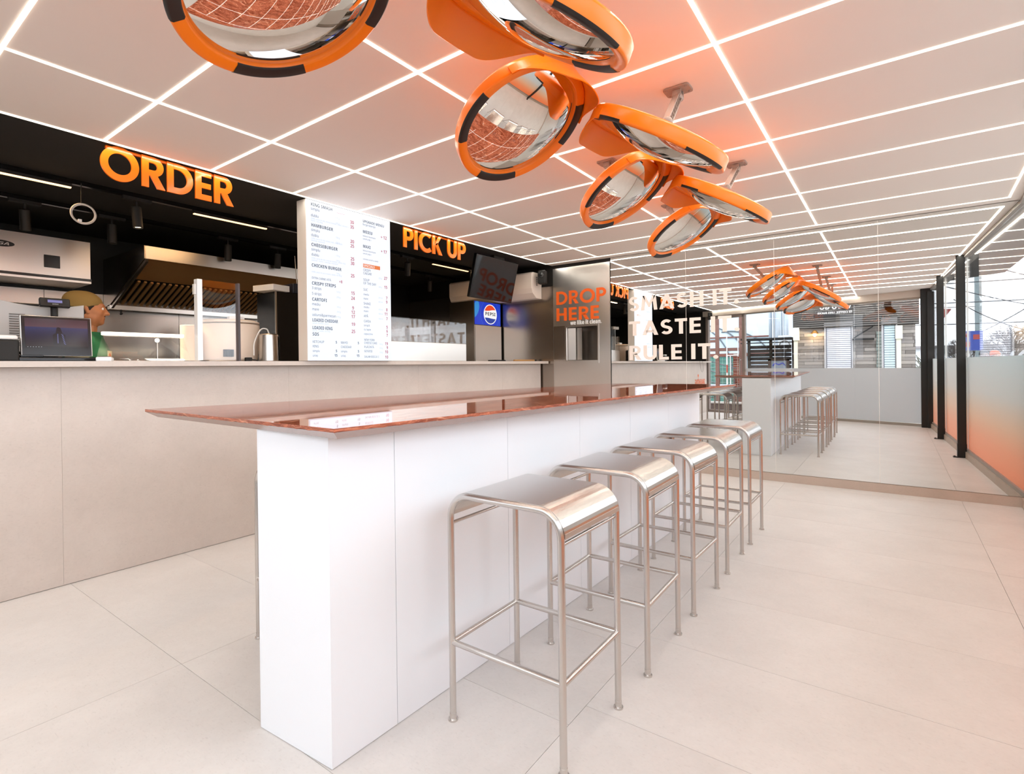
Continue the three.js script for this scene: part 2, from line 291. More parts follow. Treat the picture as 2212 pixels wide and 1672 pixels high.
{
  const isl = thing('bar_island', 'long white bar island with a red travertine top, lined with steel stools', 'bar island', [-1.5, 0, -2.6]);
  const X = 1.5, Z = 2.6;
  // body: near corner (-1.347,-0.937), rotated a little as seen
  const NL = [-1.702, -0.915], NR = [-1.347, -0.937], FR = [-1.262, -4.3], FL = [-1.6, -4.3], lerp = (a, b, t) => [a[0] + (b[0] - a[0]) * t, a[1] + (b[1] - a[1]) * t];
  const loc = (p) => p.map(([x, z]) => [x + X, z + Z]);
  const inset = [lerp(NL, FR, 0.01), lerp(NR, FL, 0.01), lerp(FR, NL, 0.01), lerp(FL, NR, 0.01)];
  mesh('core', slab(loc([[-1.69, -0.93], [-1.361, -0.95], [-1.276, -4.286], [-1.587, -4.286]]), 0.0, 0.985), M.whiteMatt, isl);
  const panel = (a, b, nx, nz) => slab(loc([a, b, [b[0] - nx * 0.012, b[1] - nz * 0.012], [a[0] - nx * 0.012, a[1] - nz * 0.012]]), 0.002, 0.987);
  const seamT = [0, 0.0735, 0.255, 0.435, 0.615, 0.8, 1];   // panel joints along the stool side
  for (let i = 0; i < 6; i++) { mesh('panel', panel(lerp(NR, FR, seamT[i] + 0.0003), lerp(NR, FR, seamT[i + 1] - 0.0003), 1, 0.03), M.white, isl); mesh('panel', panel(lerp(NL, FL, seamT[i] + 0.0003), lerp(NL, FL, seamT[i + 1] - 0.0003), -1, -0.03), M.white, isl); }
  mesh('panel', panel(NL, NR, 0, 1), M.white, isl); mesh('panel', panel(FL, FR, 0, -1), M.white, isl);
  // travertine slab with a chamfered underside
  const T = [[-2.53, -0.885], [-1.212, -0.861], [-0.985, -4.3], [-1.97, -4.2]], c = [-1.68, -2.55];
  const shr = (p, d) => p.map((q, i) => { const a = p[(i + 3) % 4], b = p[(i + 1) % 4]; const ua = Math.hypot(a[0] - q[0], a[1] - q[1]), ub = Math.hypot(b[0] - q[0], b[1] - q[1]); return [q[0] + ((a[0] - q[0]) / ua + (b[0] - q[0]) / ub) * d, q[1] + ((a[1] - q[1]) / ua + (b[1] - q[1]) / ub) * d]; });
  const B = shr(T, 0.034);
  const ring = (P, Q, y0, y1) => { const pos = [], uv = []; for (let i = 0; i < 4; i++) { const a = P[i], b = P[(i + 1) % 4], d = Q[(i + 1) % 4], e = Q[i], L = Math.hypot(b[0] - a[0], b[1] - a[1]), n = Math.max(2, Math.round(L / 0.02));
      for (let k = 0; k < n; k++) { const t0 = k / n, t1 = (k + 1) / n, p0 = lerp(a, b, t0), p1 = lerp(a, b, t1), q0 = lerp(e, d, t0), q1 = lerp(e, d, t1); const j = (t, s) => Math.sin(t * L * 61 + i * 3 + s) * Math.sin(t * L * 173 + s * 2) * 0.0016;
        const A = [p0[0], y1, p0[1]], Bb = [p1[0], y1, p1[1]], Cc = [q1[0], y0 + (y1 < 1.015 ? 0 : j(t1, 1)), q1[1]], D = [q0[0], y0 + (y1 < 1.015 ? 0 : j(t0, 1)), q0[1]];
        for (const [w, u] of [[A, [t0 * L, 0]], [D, [t0 * L, 0.03]], [Cc, [t1 * L, 0.03]], [A, [t0 * L, 0]], [Cc, [t1 * L, 0.03]], [Bb, [t1 * L, 0]]]) { pos.push(w[0] + X, w[1], w[2] + Z); uv.push(u[0], u[1]); } } }
    const g = new THREE.BufferGeometry(); g.setAttribute('position', new THREE.Float32BufferAttribute(pos, 3)); g.setAttribute('uv', new THREE.Float32BufferAttribute(uv, 2)); g.computeVertexNormals(); return g; };
  const face = (P, y, up) => { const g = new THREE.ShapeGeometry(polyShape(loc(P).map(([x, z]) => [x, -z]))).rotateX(-Math.PI / 2).translate(0, y, 0), uv = g.attributes.uv, ps = g.attributes.position; for (let i = 0; i < uv.count; i++) uv.setXY(i, ps.getZ(i), ps.getX(i)); if (!up) { g.index.array.reverse(); g.computeVertexNormals(); } return g; };
  const top = mesh('slab_top', face(T, 1.021, true), M.marble, isl);
  mesh('slab_edge', ring(T, T, 1.0105, 1.021), M.marbleEdge, isl);
  mesh('slab_chamfer', [ring(T, B, 0.9875, 1.0105), face(B, 0.9875, false)], M.marbleUnderReflect, isl);
}
// ---------------------------------------------------------------- steel bar stools
{
  const w = 0.2135, dz = 0.186, R = 0.075, H = 0.757, r = 0.011, drop = 0.095;
  const legPts = (s) => { const p = [[s * w, 0.012, 0], [s * w, H - R, 0]]; for (let k = 1; k <= 8; k++) { const a = k / 8 * Math.PI / 2; p.push([s * (w - R + R * Math.cos(a)), H - R + R * Math.sin(a), 0]); } p.push([0, H, 0]); return p; };
  class Poly extends THREE.Curve { constructor(p) { super(); this.p = p.map((q) => V(...q)); this.l = [0]; for (let i = 1; i < p.length; i++) this.l.push(this.l[i - 1] + this.p[i].distanceTo(this.p[i - 1])); } getPoint(t, o = V(0, 0, 0)) { const L = t * this.l[this.l.length - 1]; let i = 1; while (i < this.l.length - 1 && this.l[i] < L) i++; const k = (L - this.l[i - 1]) / (this.l[i] - this.l[i - 1]); return o.lerpVectors(this.p[i - 1], this.p[i], k); } }
  const legG = {}; for (const s of [-1, 1]) legG[s] = new THREE.TubeGeometry(new Poly(legPts(s)), 64, r, 12);
  // bent sheet seat: profile across x, both sides turning down between the tubes
  const prof = []; const Ro = R + r + 0.001, yt = H + r + 0.001; // outer surface
  const sheet = (off) => { const p = []; const ro = Ro - off; p.push([-(w + r + 0.001 - off), 0.697]); for (let k = 0; k <= 12; k++) { const a = Math.PI - k / 12 * Math.PI / 2; p.push([-(w - R) + ro * Math.cos(a), H - R + ro * Math.sin(a)]); } for (let k = 0; k <= 12; k++) { const a = Math.PI / 2 - k / 12 * Math.PI / 2; p.push([(w - R) + ro * Math.cos(a), H - R + ro * Math.sin(a)]); } p.push([w + r + 0.001 - off, 0.697]); return p; };
  const po = sheet(0), pi = sheet(0.0025).reverse();
  const seatG = ext(polyShape([...po, ...pi]), 2 * dz - 0.006).translate(0, 0, -dz + 0.003);
  { const uv = seatG.attributes.uv; for (let i = 0; i < uv.count; i++) uv.setXY(i, uv.getX(i), uv.getY(i)); }
  const lipG = [-1, 1].map((s) => bb(-(w - R), w - R, H - 0.02, H - 0.012, s * dz - 0.012, s * dz + 0.012));
  const yS = 0.262, railX = (z) => rod([-w, yS, z], [w, yS, z], 0.0095, 12), railZ = (x) => rod([x, yS, -dz], [x, yS, dz], 0.0095, 12);
  const sideBar = [-1, 1].map((s) => rod([s * (w - 0.004), H - R - 0.02, -dz], [s * (w - 0.004), H - R - 0.02, dz], 0.006, 8));
  const t = thing('bar_stool', '', 'bar stool', [-0.99, 0, -1.49], 0, 'brushed steel bar stools along the island');
  for (const z of [dz, -dz]) for (const s of [-1, 1]) { const g = legG[s].clone().translate(0, 0, z); const l = mesh('leg', g, M.stool, t); mesh('foot', [cyl(0.0165, 0.0165, 0.006, s * w, 0.003, z, 16), cyl(0.012, 0.0115, 0.02, s * w, 0.016, z, 16)], M.stool, l); }
  mesh('seat', seatG, M.stoolSeat, t);
  mesh('stretcher', railX(dz), M.stool, t); mesh('stretcher', railX(-dz), M.stool, t); mesh('stretcher', railZ(-w), M.stool, t); mesh('stretcher', railZ(w), M.stool, t);
  for (const g of sideBar) mesh('seat_rail', g, M.stool, t);
  const zr = [-1.493, -2.098, -2.69, -3.288, -3.878], nm = ['nearest steel bar stool on the street side of the white island', 'second steel bar stool on the street side of the island', 'middle steel bar stool of five on the street side of the island', 'fourth steel bar stool on the street side, second from the mirror wall', 'steel bar stool on the street side closest to the mirror wall'];
  zr.forEach((z, i) => { const x = [-0.992, -0.983, -0.98, -0.982, -0.981][i]; if (!i) { t.position.set(x, 0, z); t.userData.label = nm[0]; } else copyOf(t, [x, 0, z], [0.01, 0.02, -0.02, 0.01, 0.0][i], nm[i]); });
  const nk = ['nearest steel bar stool on the kitchen side, mostly behind the island end', 'second steel bar stool on the kitchen side of the island', 'middle steel bar stool on the kitchen side of the island', 'fourth steel bar stool on the kitchen side of the island', 'steel bar stool on the kitchen side closest to the mirror, under the slogan'];
  [-1.4, -2.03, -2.66, -3.3, -3.94].forEach((z, i) => copyOf(t, [-2.055, 0, z], i % 2 ? 0.03 : -0.02, nk[i]));
}
// ---------------------------------------------------------------- orange convex mirrors under the ceiling
{
  const lip = lathe([[0.2605, -0.02], [0.2635, -0.006], [0.27, 0.002], [0.298, 0.005], [0.304, 0.001], [0.3055, -0.008], [0.3025, -0.046], [0.295, -0.056], [0.262, -0.064], [0.16, -0.074], [0.0005, -0.078]], 96).rotateX(Math.PI / 2);
  const domeP = []; { const r = 0.2625, sag = 0.058, Rc = (r * r + sag * sag) / (2 * sag); for (let k = 0; k <= 40; k++) { const q = r * k / 40; domeP.push([Math.max(q, 1e-5), Math.sqrt(Rc * Rc - q * q) - (Rc - sag) - 0.014]); } }
  const dome = lathe(domeP.reverse(), 96).rotateX(Math.PI / 2);
  const sector = (a0, a1, r0, r1, z0, z1) => { const s = new THREE.Shape(); s.absarc(0, 0, r1, a0, a1, false); s.absarc(0, 0, r0, a1, a0, true); return ext(s, z1 - z0, 0, 24).translate(0, 0, z0); };
  const D = Math.PI / 180;
  // tape follows the slightly domed lip: a thin lathe piece
  const tapeG = (a0, a1) => { const g = new THREE.LatheGeometry([[0.2655, -0.003], [0.2705, 0.0032], [0.298, 0.0062], [0.3045, 0.0022], [0.3065, -0.006]].map((p) => new THREE.Vector2(p[0], p[1])), 24, 0, a1 - a0); return g.rotateX(Math.PI / 2).rotateZ(a0 + Math.PI / 2 - 0 + 0); };
  const visorG = () => { // hood along the raised side: swept wall with tapering ends
    const N = 56, A = 60 * D, pos = [], ss = (x) => { x = Math.max(0, Math.min(1, x)); return x * x * (3 - 2 * x); }, rows = [];
    for (let k = 0; k <= N; k++) { const a = -A + 2 * A * k / N, e = (A - Math.abs(a)) / A, h = 0.004 + 0.106 * ss(e / 0.72), fl = 0.012 * ss(e / 0.5);
      const q = [[0.3045, -0.03], [0.3048, 0.01], [0.3052 + fl * 0.6, h * 0.6], [0.3055 + fl, h], [0.3095 + fl, h], [0.3095 + fl * 0.6, h * 0.6], [0.3092, 0.01], [0.309, -0.03]]; rows.push(q.map(([r, z]) => [r * Math.cos(a), r * Math.sin(a), z])); }
    const idx = []; for (const q of rows) for (const p of q) pos.push(...p);
    for (let k = 0; k < N; k++) for (let i = 0; i < 8; i++) { const a = k * 8 + i, b = k * 8 + (i + 1) % 8, c = a + 8, d = b + 8; idx.push(a, c, b, b, c, d); }
    for (let i = 1; i < 7; i++) { idx.push(0, i, i + 1); const o = N * 8; idx.push(o, o + i + 1, o + i); }
    let g = new THREE.BufferGeometry(); g.setAttribute('position', new THREE.Float32BufferAttribute(pos, 3)); g.setIndex(idx); g = g.toNonIndexed(); g.computeVertexNormals(); return g; };
  const visor = visorG(), tapes = [[84, 129], [177, 222], [276, 320]].map(([a, b]) => tapeG(a * D, b * D));
  const hub = merge([cyl(0.05, 0.05, 0.02, 0, 0, 0, 24).rotateX(Math.PI / 2).translate(0, 0, -0.085)]);
  const plate = () => { const s = new THREE.Shape(), a = 0.058, b = 0.042, r = 0.014; s.moveTo(-a + r, -b); s.lineTo(a - r, -b); s.quadraticCurveTo(a, -b, a, -b + r); s.lineTo(a, b - r); s.quadraticCurveTo(a, b, a - r, b); s.lineTo(-a + r, b); s.quadraticCurveTo(-a, b, -a, b - r); s.lineTo(-a, -b + r); s.quadraticCurveTo(-a, -b, -a + r, -b); return ext(s, 0.006, 0.0015).rotateX(Math.PI / 2).translate(0, -0.0015, 0); };
  const plateG = plate(), boltG = [[-1, -1], [1, -1], [-1, 1], [1, 1]].map(([a, b]) => cyl(0.0055, 0.0055, 0.005, a * 0.045, -0.011, b * 0.029, 8));
  const disc = (c, a, b, plateAt, label) => {
    const n = V(Math.sin(a) * Math.cos(b), -Math.cos(a) * Math.cos(b), Math.sin(b)), sgn = a > 0 ? 1 : -1;
    const hi = V(Math.cos(a) * sgn, Math.sin(a) * sgn, 0); hi.addScaledVector(n, -hi.dot(n)).normalize(); const t = n.clone().cross(hi);
    const q = new THREE.Quaternion().setFromRotationMatrix(new THREE.Matrix4().makeBasis(hi, t, n));
    const P = V(plateAt[0], CEIL - 0.0005, plateAt[1]), g = thing('convex_mirror', label, 'convex mirror', P.toArray(), 0, 'orange rimmed convex mirrors hung under the ceiling');
    const C = V(...c).sub(P), put = (name, geo, m, par = g) => { const o = mesh(name, geo, m, par); if (par === g) { o.position.copy(C); o.quaternion.copy(q); } return o; };
    const fr = put('frame', lip, M.orange); put('mirror_face', dome, M.dome); put('visor', visor, M.orange);
    tapes.forEach((tp) => mesh('tape', tp, M.tape, fr));
    mesh('hub', hub, M.bracket, fr);
    // ceiling plate, knuckle and ribbed arm down to the hub
    mesh('ceiling_plate', [plateG, ...boltG], M.bracket, g);
    const K = V(0, -0.032, 0), E = C.clone().addScaledVector(n, -0.1), d = E.clone().sub(K), L = d.length(); d.normalize();
    const ax = V(0, 0, 1).addScaledVector(d, -d.z).normalize(), ay = d.clone().cross(ax), mt = new THREE.Matrix4().makeBasis(ax, d, ax.clone().cross(d)).setPosition(K);
    mesh('knuckle', [bb(-0.02, 0.02, -0.034, -0.006, -0.021, -0.013), bb(-0.02, 0.02, -0.034, -0.006, 0.013, 0.021), cyl(0.02, 0.02, 0.05, 0, 0, 0, 20).rotateX(Math.PI / 2).translate(0, -0.032, 0), cyl(0.008, 0.008, 0.062, 0, 0, 0, 6).rotateX(Math.PI / 2).translate(0, -0.032, 0)], M.bracket, g);
    const arm = [bb(-0.016, 0.016, 0.012, L, -0.0025, 0.0025), bb(-0.017, -0.012, 0.012, L, -0.015, 0.015), bb(0.012, 0.017, 0.012, L, -0.015, 0.015)];
    const nr = Math.max(2, Math.round(L / 0.045)); for (let k = 0; k <= nr; k++) { const y = 0.014 + (L - 0.02) * k / nr; arm.push(bb(-0.014, 0.014, y - 0.002, y + 0.002, -0.013, 0.013)); }
    mesh('arm', merge(arm).applyMatrix4(mt), M.bracket, g);
    mesh('ball_joint', new THREE.SphereGeometry(0.021, 16, 12).translate(E.x, E.y, E.z), M.bracket, g);
  };
  disc([-1.299, 2.205, -4.11], 0.553, 0.03, [-1.452, -4.2], 'orange rimmed convex mirror closest to the mirror wall in the row over the bar');
  disc([-1.303, 2.221, -3.013], 0.581, -0.03, [-1.45, -3.06], 'third orange convex mirror from the entrance in the row over the bar top');
  disc([-1.303, 2.223, -1.904], 0.558, -0.01, [-1.45, -1.95], 'orange convex mirror fully in view reflecting the red bar top');
  disc([-1.339, 2.197, -0.824], 0.357, -0.223, [-1.45, -0.86], 'large orange convex mirror cut by the picture top, nearest over the bar');
  disc([-0.841, 2.138, -3.294], -0.523, -0.032, [-0.807, -3.6], 'orange convex mirror farthest away in the row over the stools');
  disc([-0.819, 2.124, -2.213], -0.536, -0.05, [-0.805, -2.46], 'middle orange convex mirror in the row over the stools');
  disc([-0.865, 2.201, -1.328], -0.528, -0.039, [-0.81, -1.5], 'nearest orange convex mirror in the row over the stools, reflecting the menu');
}

// ---------------------------------------------------------------- lettering: geometric bold capitals as strokes
const arcPts = (cx, cy, r, a0, a1, n = 20, ry = r) => Array.from({ length: n + 1 }, (_, k) => { const a = (a0 + (a1 - a0) * k / n) * Math.PI / 180; return [cx + r * Math.cos(a), cy + ry * Math.sin(a)]; });
function strokeShape(p, t) { // outline of an open polyline of width t with mitred joins
  const L = [], Rr = [], n = p.length;
  for (let i = 0; i < n; i++) {
    const a = p[Math.max(0, i - 1)], b = p[Math.min(n - 1, i + 1)], c = p[i]; let nx, ny, k = 1;
    if (i === 0 || i === n - 1) { const d = Math.hypot(b[0] - a[0], b[1] - a[1]); nx = -(b[1] - a[1]) / d; ny = (b[0] - a[0]) / d; }
    else { const d1 = Math.hypot(c[0] - a[0], c[1] - a[1]), d2 = Math.hypot(b[0] - c[0], b[1] - c[1]), n1 = [-(c[1] - a[1]) / d1, (c[0] - a[0]) / d1], n2 = [-(b[1] - c[1]) / d2, (b[0] - c[0]) / d2]; nx = n1[0] + n2[0]; ny = n1[1] + n2[1]; const q = Math.hypot(nx, ny); nx /= q; ny /= q; k = 1 / Math.max(0.3, nx * n1[0] + ny * n1[1]); }
    L.push([c[0] + nx * t / 2 * k, c[1] + ny * t / 2 * k]); Rr.push([c[0] - nx * t / 2 * k, c[1] - ny * t / 2 * k]);
  }
  return polyShape([...Rr, ...L.reverse()]);
}
const ringShape = (cx, cy, ro, ri) => { const s = new THREE.Shape(); s.absarc(cx, cy, ro, 0, Math.PI * 2, false); const h = new THREE.Path(); h.absarc(cx, cy, ri, 0, Math.PI * 2, true); s.holes.push(h); return s; };
const rect = (x0, x1, y0, y1) => polyShape([[x0, y0], [x1, y0], [x1, y1], [x0, y1]]);
const T = 0.205, h2 = T / 2;
const GLYPH = { // [advance, shapes]
  I: [0.22, [rect(0, T, 0, 1)]],
  H: [0.76, [rect(0, T, 0, 1), rect(0.53, 0.53 + T, 0, 1), rect(T, 0.53, 0.41, 0.6)]],
  E: [0.57, [rect(0, T, 0, 1), rect(T, 0.55, 0.81, 1), rect(T, 0.53, 0.41, 0.59), rect(T, 0.55, 0, 0.19)]],
  L: [0.53, [rect(0, T, 0, 1), rect(T, 0.52, 0, 0.19)]],
  T: [0.62, [rect(0, 0.62, 0.81, 1), rect(0.31 - h2, 0.31 + h2, 0, 0.81)]],
  O: [1.06, [ringShape(0.53, 0.5, 0.53, 0.325)]],
  C: [0.86, [strokeShape(arcPts(0.53, 0.5, 0.428, 48, 312, 30), T)]],
  D: [0.83, [rect(0, T, 0, 1), strokeShape([[T - 0.01, 1 - 0.0975], [0.33, 1 - 0.0975], ...arcPts(0.33, 0.5, 0.4025, 88, -88, 26), [0.33, 0.0975], [T - 0.01, 0.0975]], 0.195)]],
  P: [0.64, [rect(0, T, 0, 1), strokeShape([[T - 0.01, 0.905], [0.34, 0.905], ...arcPts(0.34, 0.68, 0.225, 86, -86, 18), [0.34, 0.455], [T - 0.01, 0.455]], 0.19)]],
  R: [0.68, [rect(0, T, 0, 1), strokeShape([[T - 0.01, 0.905], [0.34, 0.905], ...arcPts(0.34, 0.69, 0.215, 86, -86, 18), [0.34, 0.475], [T - 0.01, 0.475]], 0.19), polyShape([[0.24, 0.4], [0.46, 0], [0.7, 0], [0.44, 0.46]])]],
  K: [0.72, [rect(0, T, 0, 1), polyShape([[T - 0.02, 0.5], [0.46, 1], [0.71, 1], [0.31, 0.46]]), polyShape([[0.2, 0.5], [0.36, 0.62], [0.74, 0], [0.49, 0]])]],
  U: [0.74, [strokeShape([[h2, 1], [h2, 0.36], ...arcPts(0.37, 0.365, 0.2675, 182, 358, 22), [0.74 - h2, 0.36], [0.74 - h2, 1]], T)]],
  S: [0.63, [strokeShape([...arcPts(0.315, 0.705, 0.2, 35, 90, 6, 0.2), ...arcPts(0.315, 0.705, 0.205, 95, 250, 14, 0.2), ...arcPts(0.315, 0.285, 0.215, 75, -90, 16, 0.19), ...arcPts(0.315, 0.285, 0.215, -95, -150, 6, 0.19)], 0.185)]],
  M: [0.98, [polyShape([[0, 0], [0.2, 0], [0.26, 0.62], [0.2, 1], [0.09, 1]]), polyShape([[0.98, 0], [0.78, 0], [0.72, 0.62], [0.78, 1], [0.89, 1]]), polyShape([[0.1, 1], [0.27, 1], [0.49, 0.5], [0.71, 1], [0.88, 1], [0.53, 0.2], [0.45, 0.2]])]],
  A: [0.86, [polyShape([[0, 0], [0.215, 0], [0.43, 0.62], [0.43, 1], [0.335, 1]]), polyShape([[0.86, 0], [0.645, 0], [0.43, 0.62], [0.43, 1], [0.525, 1]]), rect(0.22, 0.64, 0.17, 0.34)]],
  N: [0.78, [rect(0, T, 0, 1), rect(0.575, 0.78, 0, 1), polyShape([[0, 1], [0.19, 1], [0.78, 0], [0.59, 0]])]],
  G: [0.96, [strokeShape(arcPts(0.53, 0.5, 0.428, 42, 340, 32), T), rect(0.52, 0.97, 0.33, 0.5)]],
  '.': [0.24, [(() => { const s = new THREE.Shape(); s.absarc(0.12, 0.12, 0.12, 0, Math.PI * 2, false); return s; })()]],
};
const glyphGeo = {};
// one letter as a solid of the given depth ratio; x right, y up, front at z = 0
const letterGeo = (c, depth) => glyphGeo[c + depth] ??= merge(GLYPH[c][1].map((s) => ext(s, depth, 0, 36).translate(0, 0, -depth)));
// lay a word out along local x; returns its width
function word(parent, text, h, depth, m, x0 = 0, y0 = 0, gap = 0.085, sx = 1, space = 0.34) {
  let x = 0;
  for (const c of text) {
    if (c === ' ') { x += space; continue; }
    const o = mesh('letter', letterGeo(c, depth / h), m, parent); o.scale.set(h * sx, h, h); o.position.set(x0 + x * h * sx, y0, 0); x += GLYPH[c][0] + gap;
  }
  return (x - gap) * h * sx;
}
const wordW = (text, gap = 0.085, space = 0.34) => [...text].reduce((a, c) => a + (c === ' ' ? space : GLYPH[c][0] + gap), 0) - gap;
{
  // signs hang on the kitchen edge, facing the room (+x); local x runs towards -z
  const hang = (text, z0, z1, label, gap) => {
    const t = thing('hanging_sign', label, 'sign', [-3.585, 2.274, z0], Math.PI / 2), h = 0.185, w = z0 - z1, sx = w / (wordW(text, gap) * h);
    word(t, text, h, 0.012, M.orangeSign, 0, 0, gap, sx);
    mesh('mounting_rail', bb(0.03, w - 0.03, 0.172, 0.186, -0.03, -0.0125), M.orangeSign, t);
  };
  hang('ORDER', -1.054, -1.786, 'bright orange letters reading ORDER hanging over the service counter', 0.08);
  hang('PICK UP', -3.31, -4.163, 'bright orange letters reading PICK UP hanging right of the menu board', 0.1);
  // lettering on the steel panel
  const z = ZM + 0.0155, dh = thing('drop_here_lettering', 'orange letters DROP HERE with a small white line below, on the steel panel', 'lettering', [-3.479, 1.7, z]);
  const or = std({ color: '#f0620c', roughness: 0.5 }), wh = std({ color: '#ffffff', roughness: 0.6 });
  word(dh, 'DROP', 0.168, 0.002, or, 0, 0.25, 0.1, 0.69 / (wordW('DROP', 0.1) * 0.168));
  word(dh, 'HERE', 0.162, 0.002, or, 0, 0.045, 0.12, 0.6 / (wordW('HERE', 0.12) * 0.162));
  const font = await new FontLoader().loadAsync('fonts/droid/droid_sans_bold.typeface.json'), tg = new TextGeometry('we like it clean.', { font, size: 0.05, depth: 0.002, curveSegments: 5 }); tg.computeBoundingBox(); tg.scale(0.43 / tg.boundingBox.max.x, 1, 1).translate(0.2, -0.012, 0);
  mesh('small_print', tg, wh, dh);
  // slogan on the mirror
  const sl = thing('slogan_lettering', 'pale pink slogan SMASH IT. TASTE IT. RULE IT. stuck on the mirror', 'lettering', [-2.503, 1.23, ZM + 0.0025]);
  const pk = std({ color: '#fdf0e6', roughness: 0.6 }), hh = 0.168;
  const line = (s, y, w) => word(sl, s, hh, 0.0015, pk, 0, y, 0.12, w / (wordW(s, 0.12) * hh));
  line('SMASH IT.', 0.572, 1.21); line('TASTE IT.', 0.286, 1.215); line('RULE IT.', 0.003, 1.0);
}

// ---------------------------------------------------------------- menu light box on the counter
{
  const z0 = -2.312, z1 = -3.13, y0 = 1.24, y1 = 2.4605, xf = -3.562, w = z0 - z1, h = y1 - y0;
  const t = thing('menu_board', 'tall glowing white menu light box standing on the service counter', 'menu board', [xf - 0.0595, y0, (z0 + z1) / 2], Math.PI / 2);
  mesh('case', rb(w, h, 0.118, 0.004, 0, h / 2, -0.001), std({ color: '#e6dcd2', roughness: 0.5 }), t);
  const draw = (x, W, H) => {
    x.fillStyle = '#ffffff'; x.fillRect(0, 0, W, H);
    const navy = '#2a3644', red = '#b8404c', pale = '#c9d0d6', put = (s, u, v, size, col, al = 'left', maxw) => { x.fillStyle = col; x.textAlign = al; x.font = (size > 20 ? 'bold ' : '') + Math.round(size * 1.13 * H / 1000) + 'px sans-serif'; if (maxw) x.fillText(s, u * W, v * H, maxw * W); else x.fillText(s, u * W, v * H); };
    const L = 0.05, P = 0.51, G = 0.27;
    const q = 0.925, head = (s, v, mw) => put(s, L, v * q, 25, navy, 'left', mw), sub = (s, v) => put(s, L, v * q, 20, navy), pr = (s, v) => put(s, P, v * q, 27, red, 'center'), gm = (s, v) => put(s, G + 0.07, v * q, 12, pale, 'center'), ln = (s, v, mw) => put(s, L, v * q, 11, pale, 'left', mw);
    head('KING SMASH', 0.038, 0.29); x.strokeStyle = red; x.lineWidth = 3; x.strokeRect(0.335 * W, 0.02 * H, 0.085 * W, 0.018 * H);
    sub('simplu', 0.066); sub('dublu', 0.11); pr('30', 0.093); pr('35', 0.127); gm('170 g', 0.085); gm('240 g', 0.12); ln('chiflă, carne de vită, brânză cheddar, ceapă, castraveți', 0.128, 0.42); ln('murați, sos king', 0.142);
    head('HAMBURGER', 0.178); sub('simplu', 0.208); sub('dublu', 0.243); pr('20', 0.232); pr('25', 0.264); gm('150 g', 0.222); gm('220 g', 0.257); ln('chiflă, carne de vită, salată, roșii, ceapă roșie,', 0.262, 0.42); ln('ketchup, maioneză', 0.276);
    head('CHEESEBURGER', 0.31); sub('simplu', 0.34); sub('dublu', 0.374); pr('25', 0.358); pr('30', 0.39); gm('170 g', 0.35); gm('240 g', 0.384); ln('chiflă, carne de vită, brânză cheddar, salată, roșii,', 0.395, 0.42); ln('castraveți murați, ketchup, maioneză', 0.409);
    head('CHICKEN BURGER', 0.448); pr('25', 0.48); gm('190 g', 0.475); ln('chiflă, piept de pui crocant, salată, sos king', 0.487, 0.42);
    put('EXTRA CARNE VITĂ', L, 0.49, 16, navy); put('+8', 0.35, 0.493, 22, red);
    head('CRISPY STRIPS', 0.57); sub('3 strips', 0.6); sub('5 strips', 0.637); pr('15', 0.605); pr('24', 0.642); gm('120 g', 0.604); gm('200 g', 0.641);
    head('CARTOFI', 0.678); sub('mediu', 0.708); sub('mare', 0.742); sub('usturoi&parmezan', 0.78); pr('9', 0.712); pr('12', 0.743); pr('17', 0.775); gm('150 g', 0.71); gm('250 g', 0.744); gm('170 g', 0.78);
    head('LOADED CHEDDAR', 0.818, 0.28); pr('19', 0.83); ln('cartofi, cheddar, bacon', 0.833); head('LOADED KING', 0.87, 0.22); pr('25', 0.882); ln('cartofi, cheddar, sos king', 0.885);
    head('SOS', 0.913); x.fillStyle = pale; x.fillRect(L * W, 0.857 * H, 0.09 * W, 2);
    put('KETCHUP', L, 0.89, 19, navy); put('5', 0.30, 0.89, 21, navy); put('MAYO', 0.36, 0.89, 19, navy); put('5', 0.56, 0.89, 21, navy);
    put('KING', L, 0.918, 18, navy); put('CHEDDAR', 0.36, 0.918, 18, navy); put('simplu', L, 0.946, 16, navy); put('5', 0.30, 0.946, 21, navy); put('simplu', 0.36, 0.946, 16, navy); put('5', 0.56, 0.946, 21, navy);
    put('uriaș', L, 0.975, 16, navy); put('15', 0.285, 0.975, 21, navy); put('uriaș', 0.36, 0.975, 16, navy); put('15', 0.545, 0.975, 21, navy);
    const Q = 0.64, PR = 0.955, r2 = (s, v) => put(s, PR, v, 26, red, 'right'), c2 = (s, v, z = 20) => put(s, Q, v, z, navy), g2 = (s, v) => put(s, 0.86, v, 12, pale, 'center');
    put('UPGRADE MENIU', Q, 0.055, 22, navy, 'left', 0.32); c2('Burgers&strips', 0.075, 16); put('MEDIU', Q, 0.128, 25, navy); put('+ 12', PR, 0.138, 28, red, 'right'); c2('băutură răcoritoare', 0.152, 12); c2('cartofi prăjiți', 0.172, 12);
    put('MAXI', Q, 0.228, 25, navy); put('+ 17', PR, 0.238, 28, red, 'right'); c2('băutură răcoritoare', 0.252, 12); c2('cartofi prăjiți', 0.272, 12); c2('schimbă cartofii cu salată', 0.31, 11);
    x.fillStyle = '#f0782a'; x.fillRect(Q * W, 0.337 * H, 0.22 * W, 0.026 * H); put('SPECIALS', Q + 0.006, 0.358, 21, '#fff4ec', 'left', 0.17);
    c2('CRISPY', 0.388); c2('CAESAR', 0.41); r2('27', 0.425); g2('320 g', 0.425); c2('SOUP', 0.455); c2('OF THE DAY', 0.478); r2('15', 0.488); g2('300 g', 0.487);
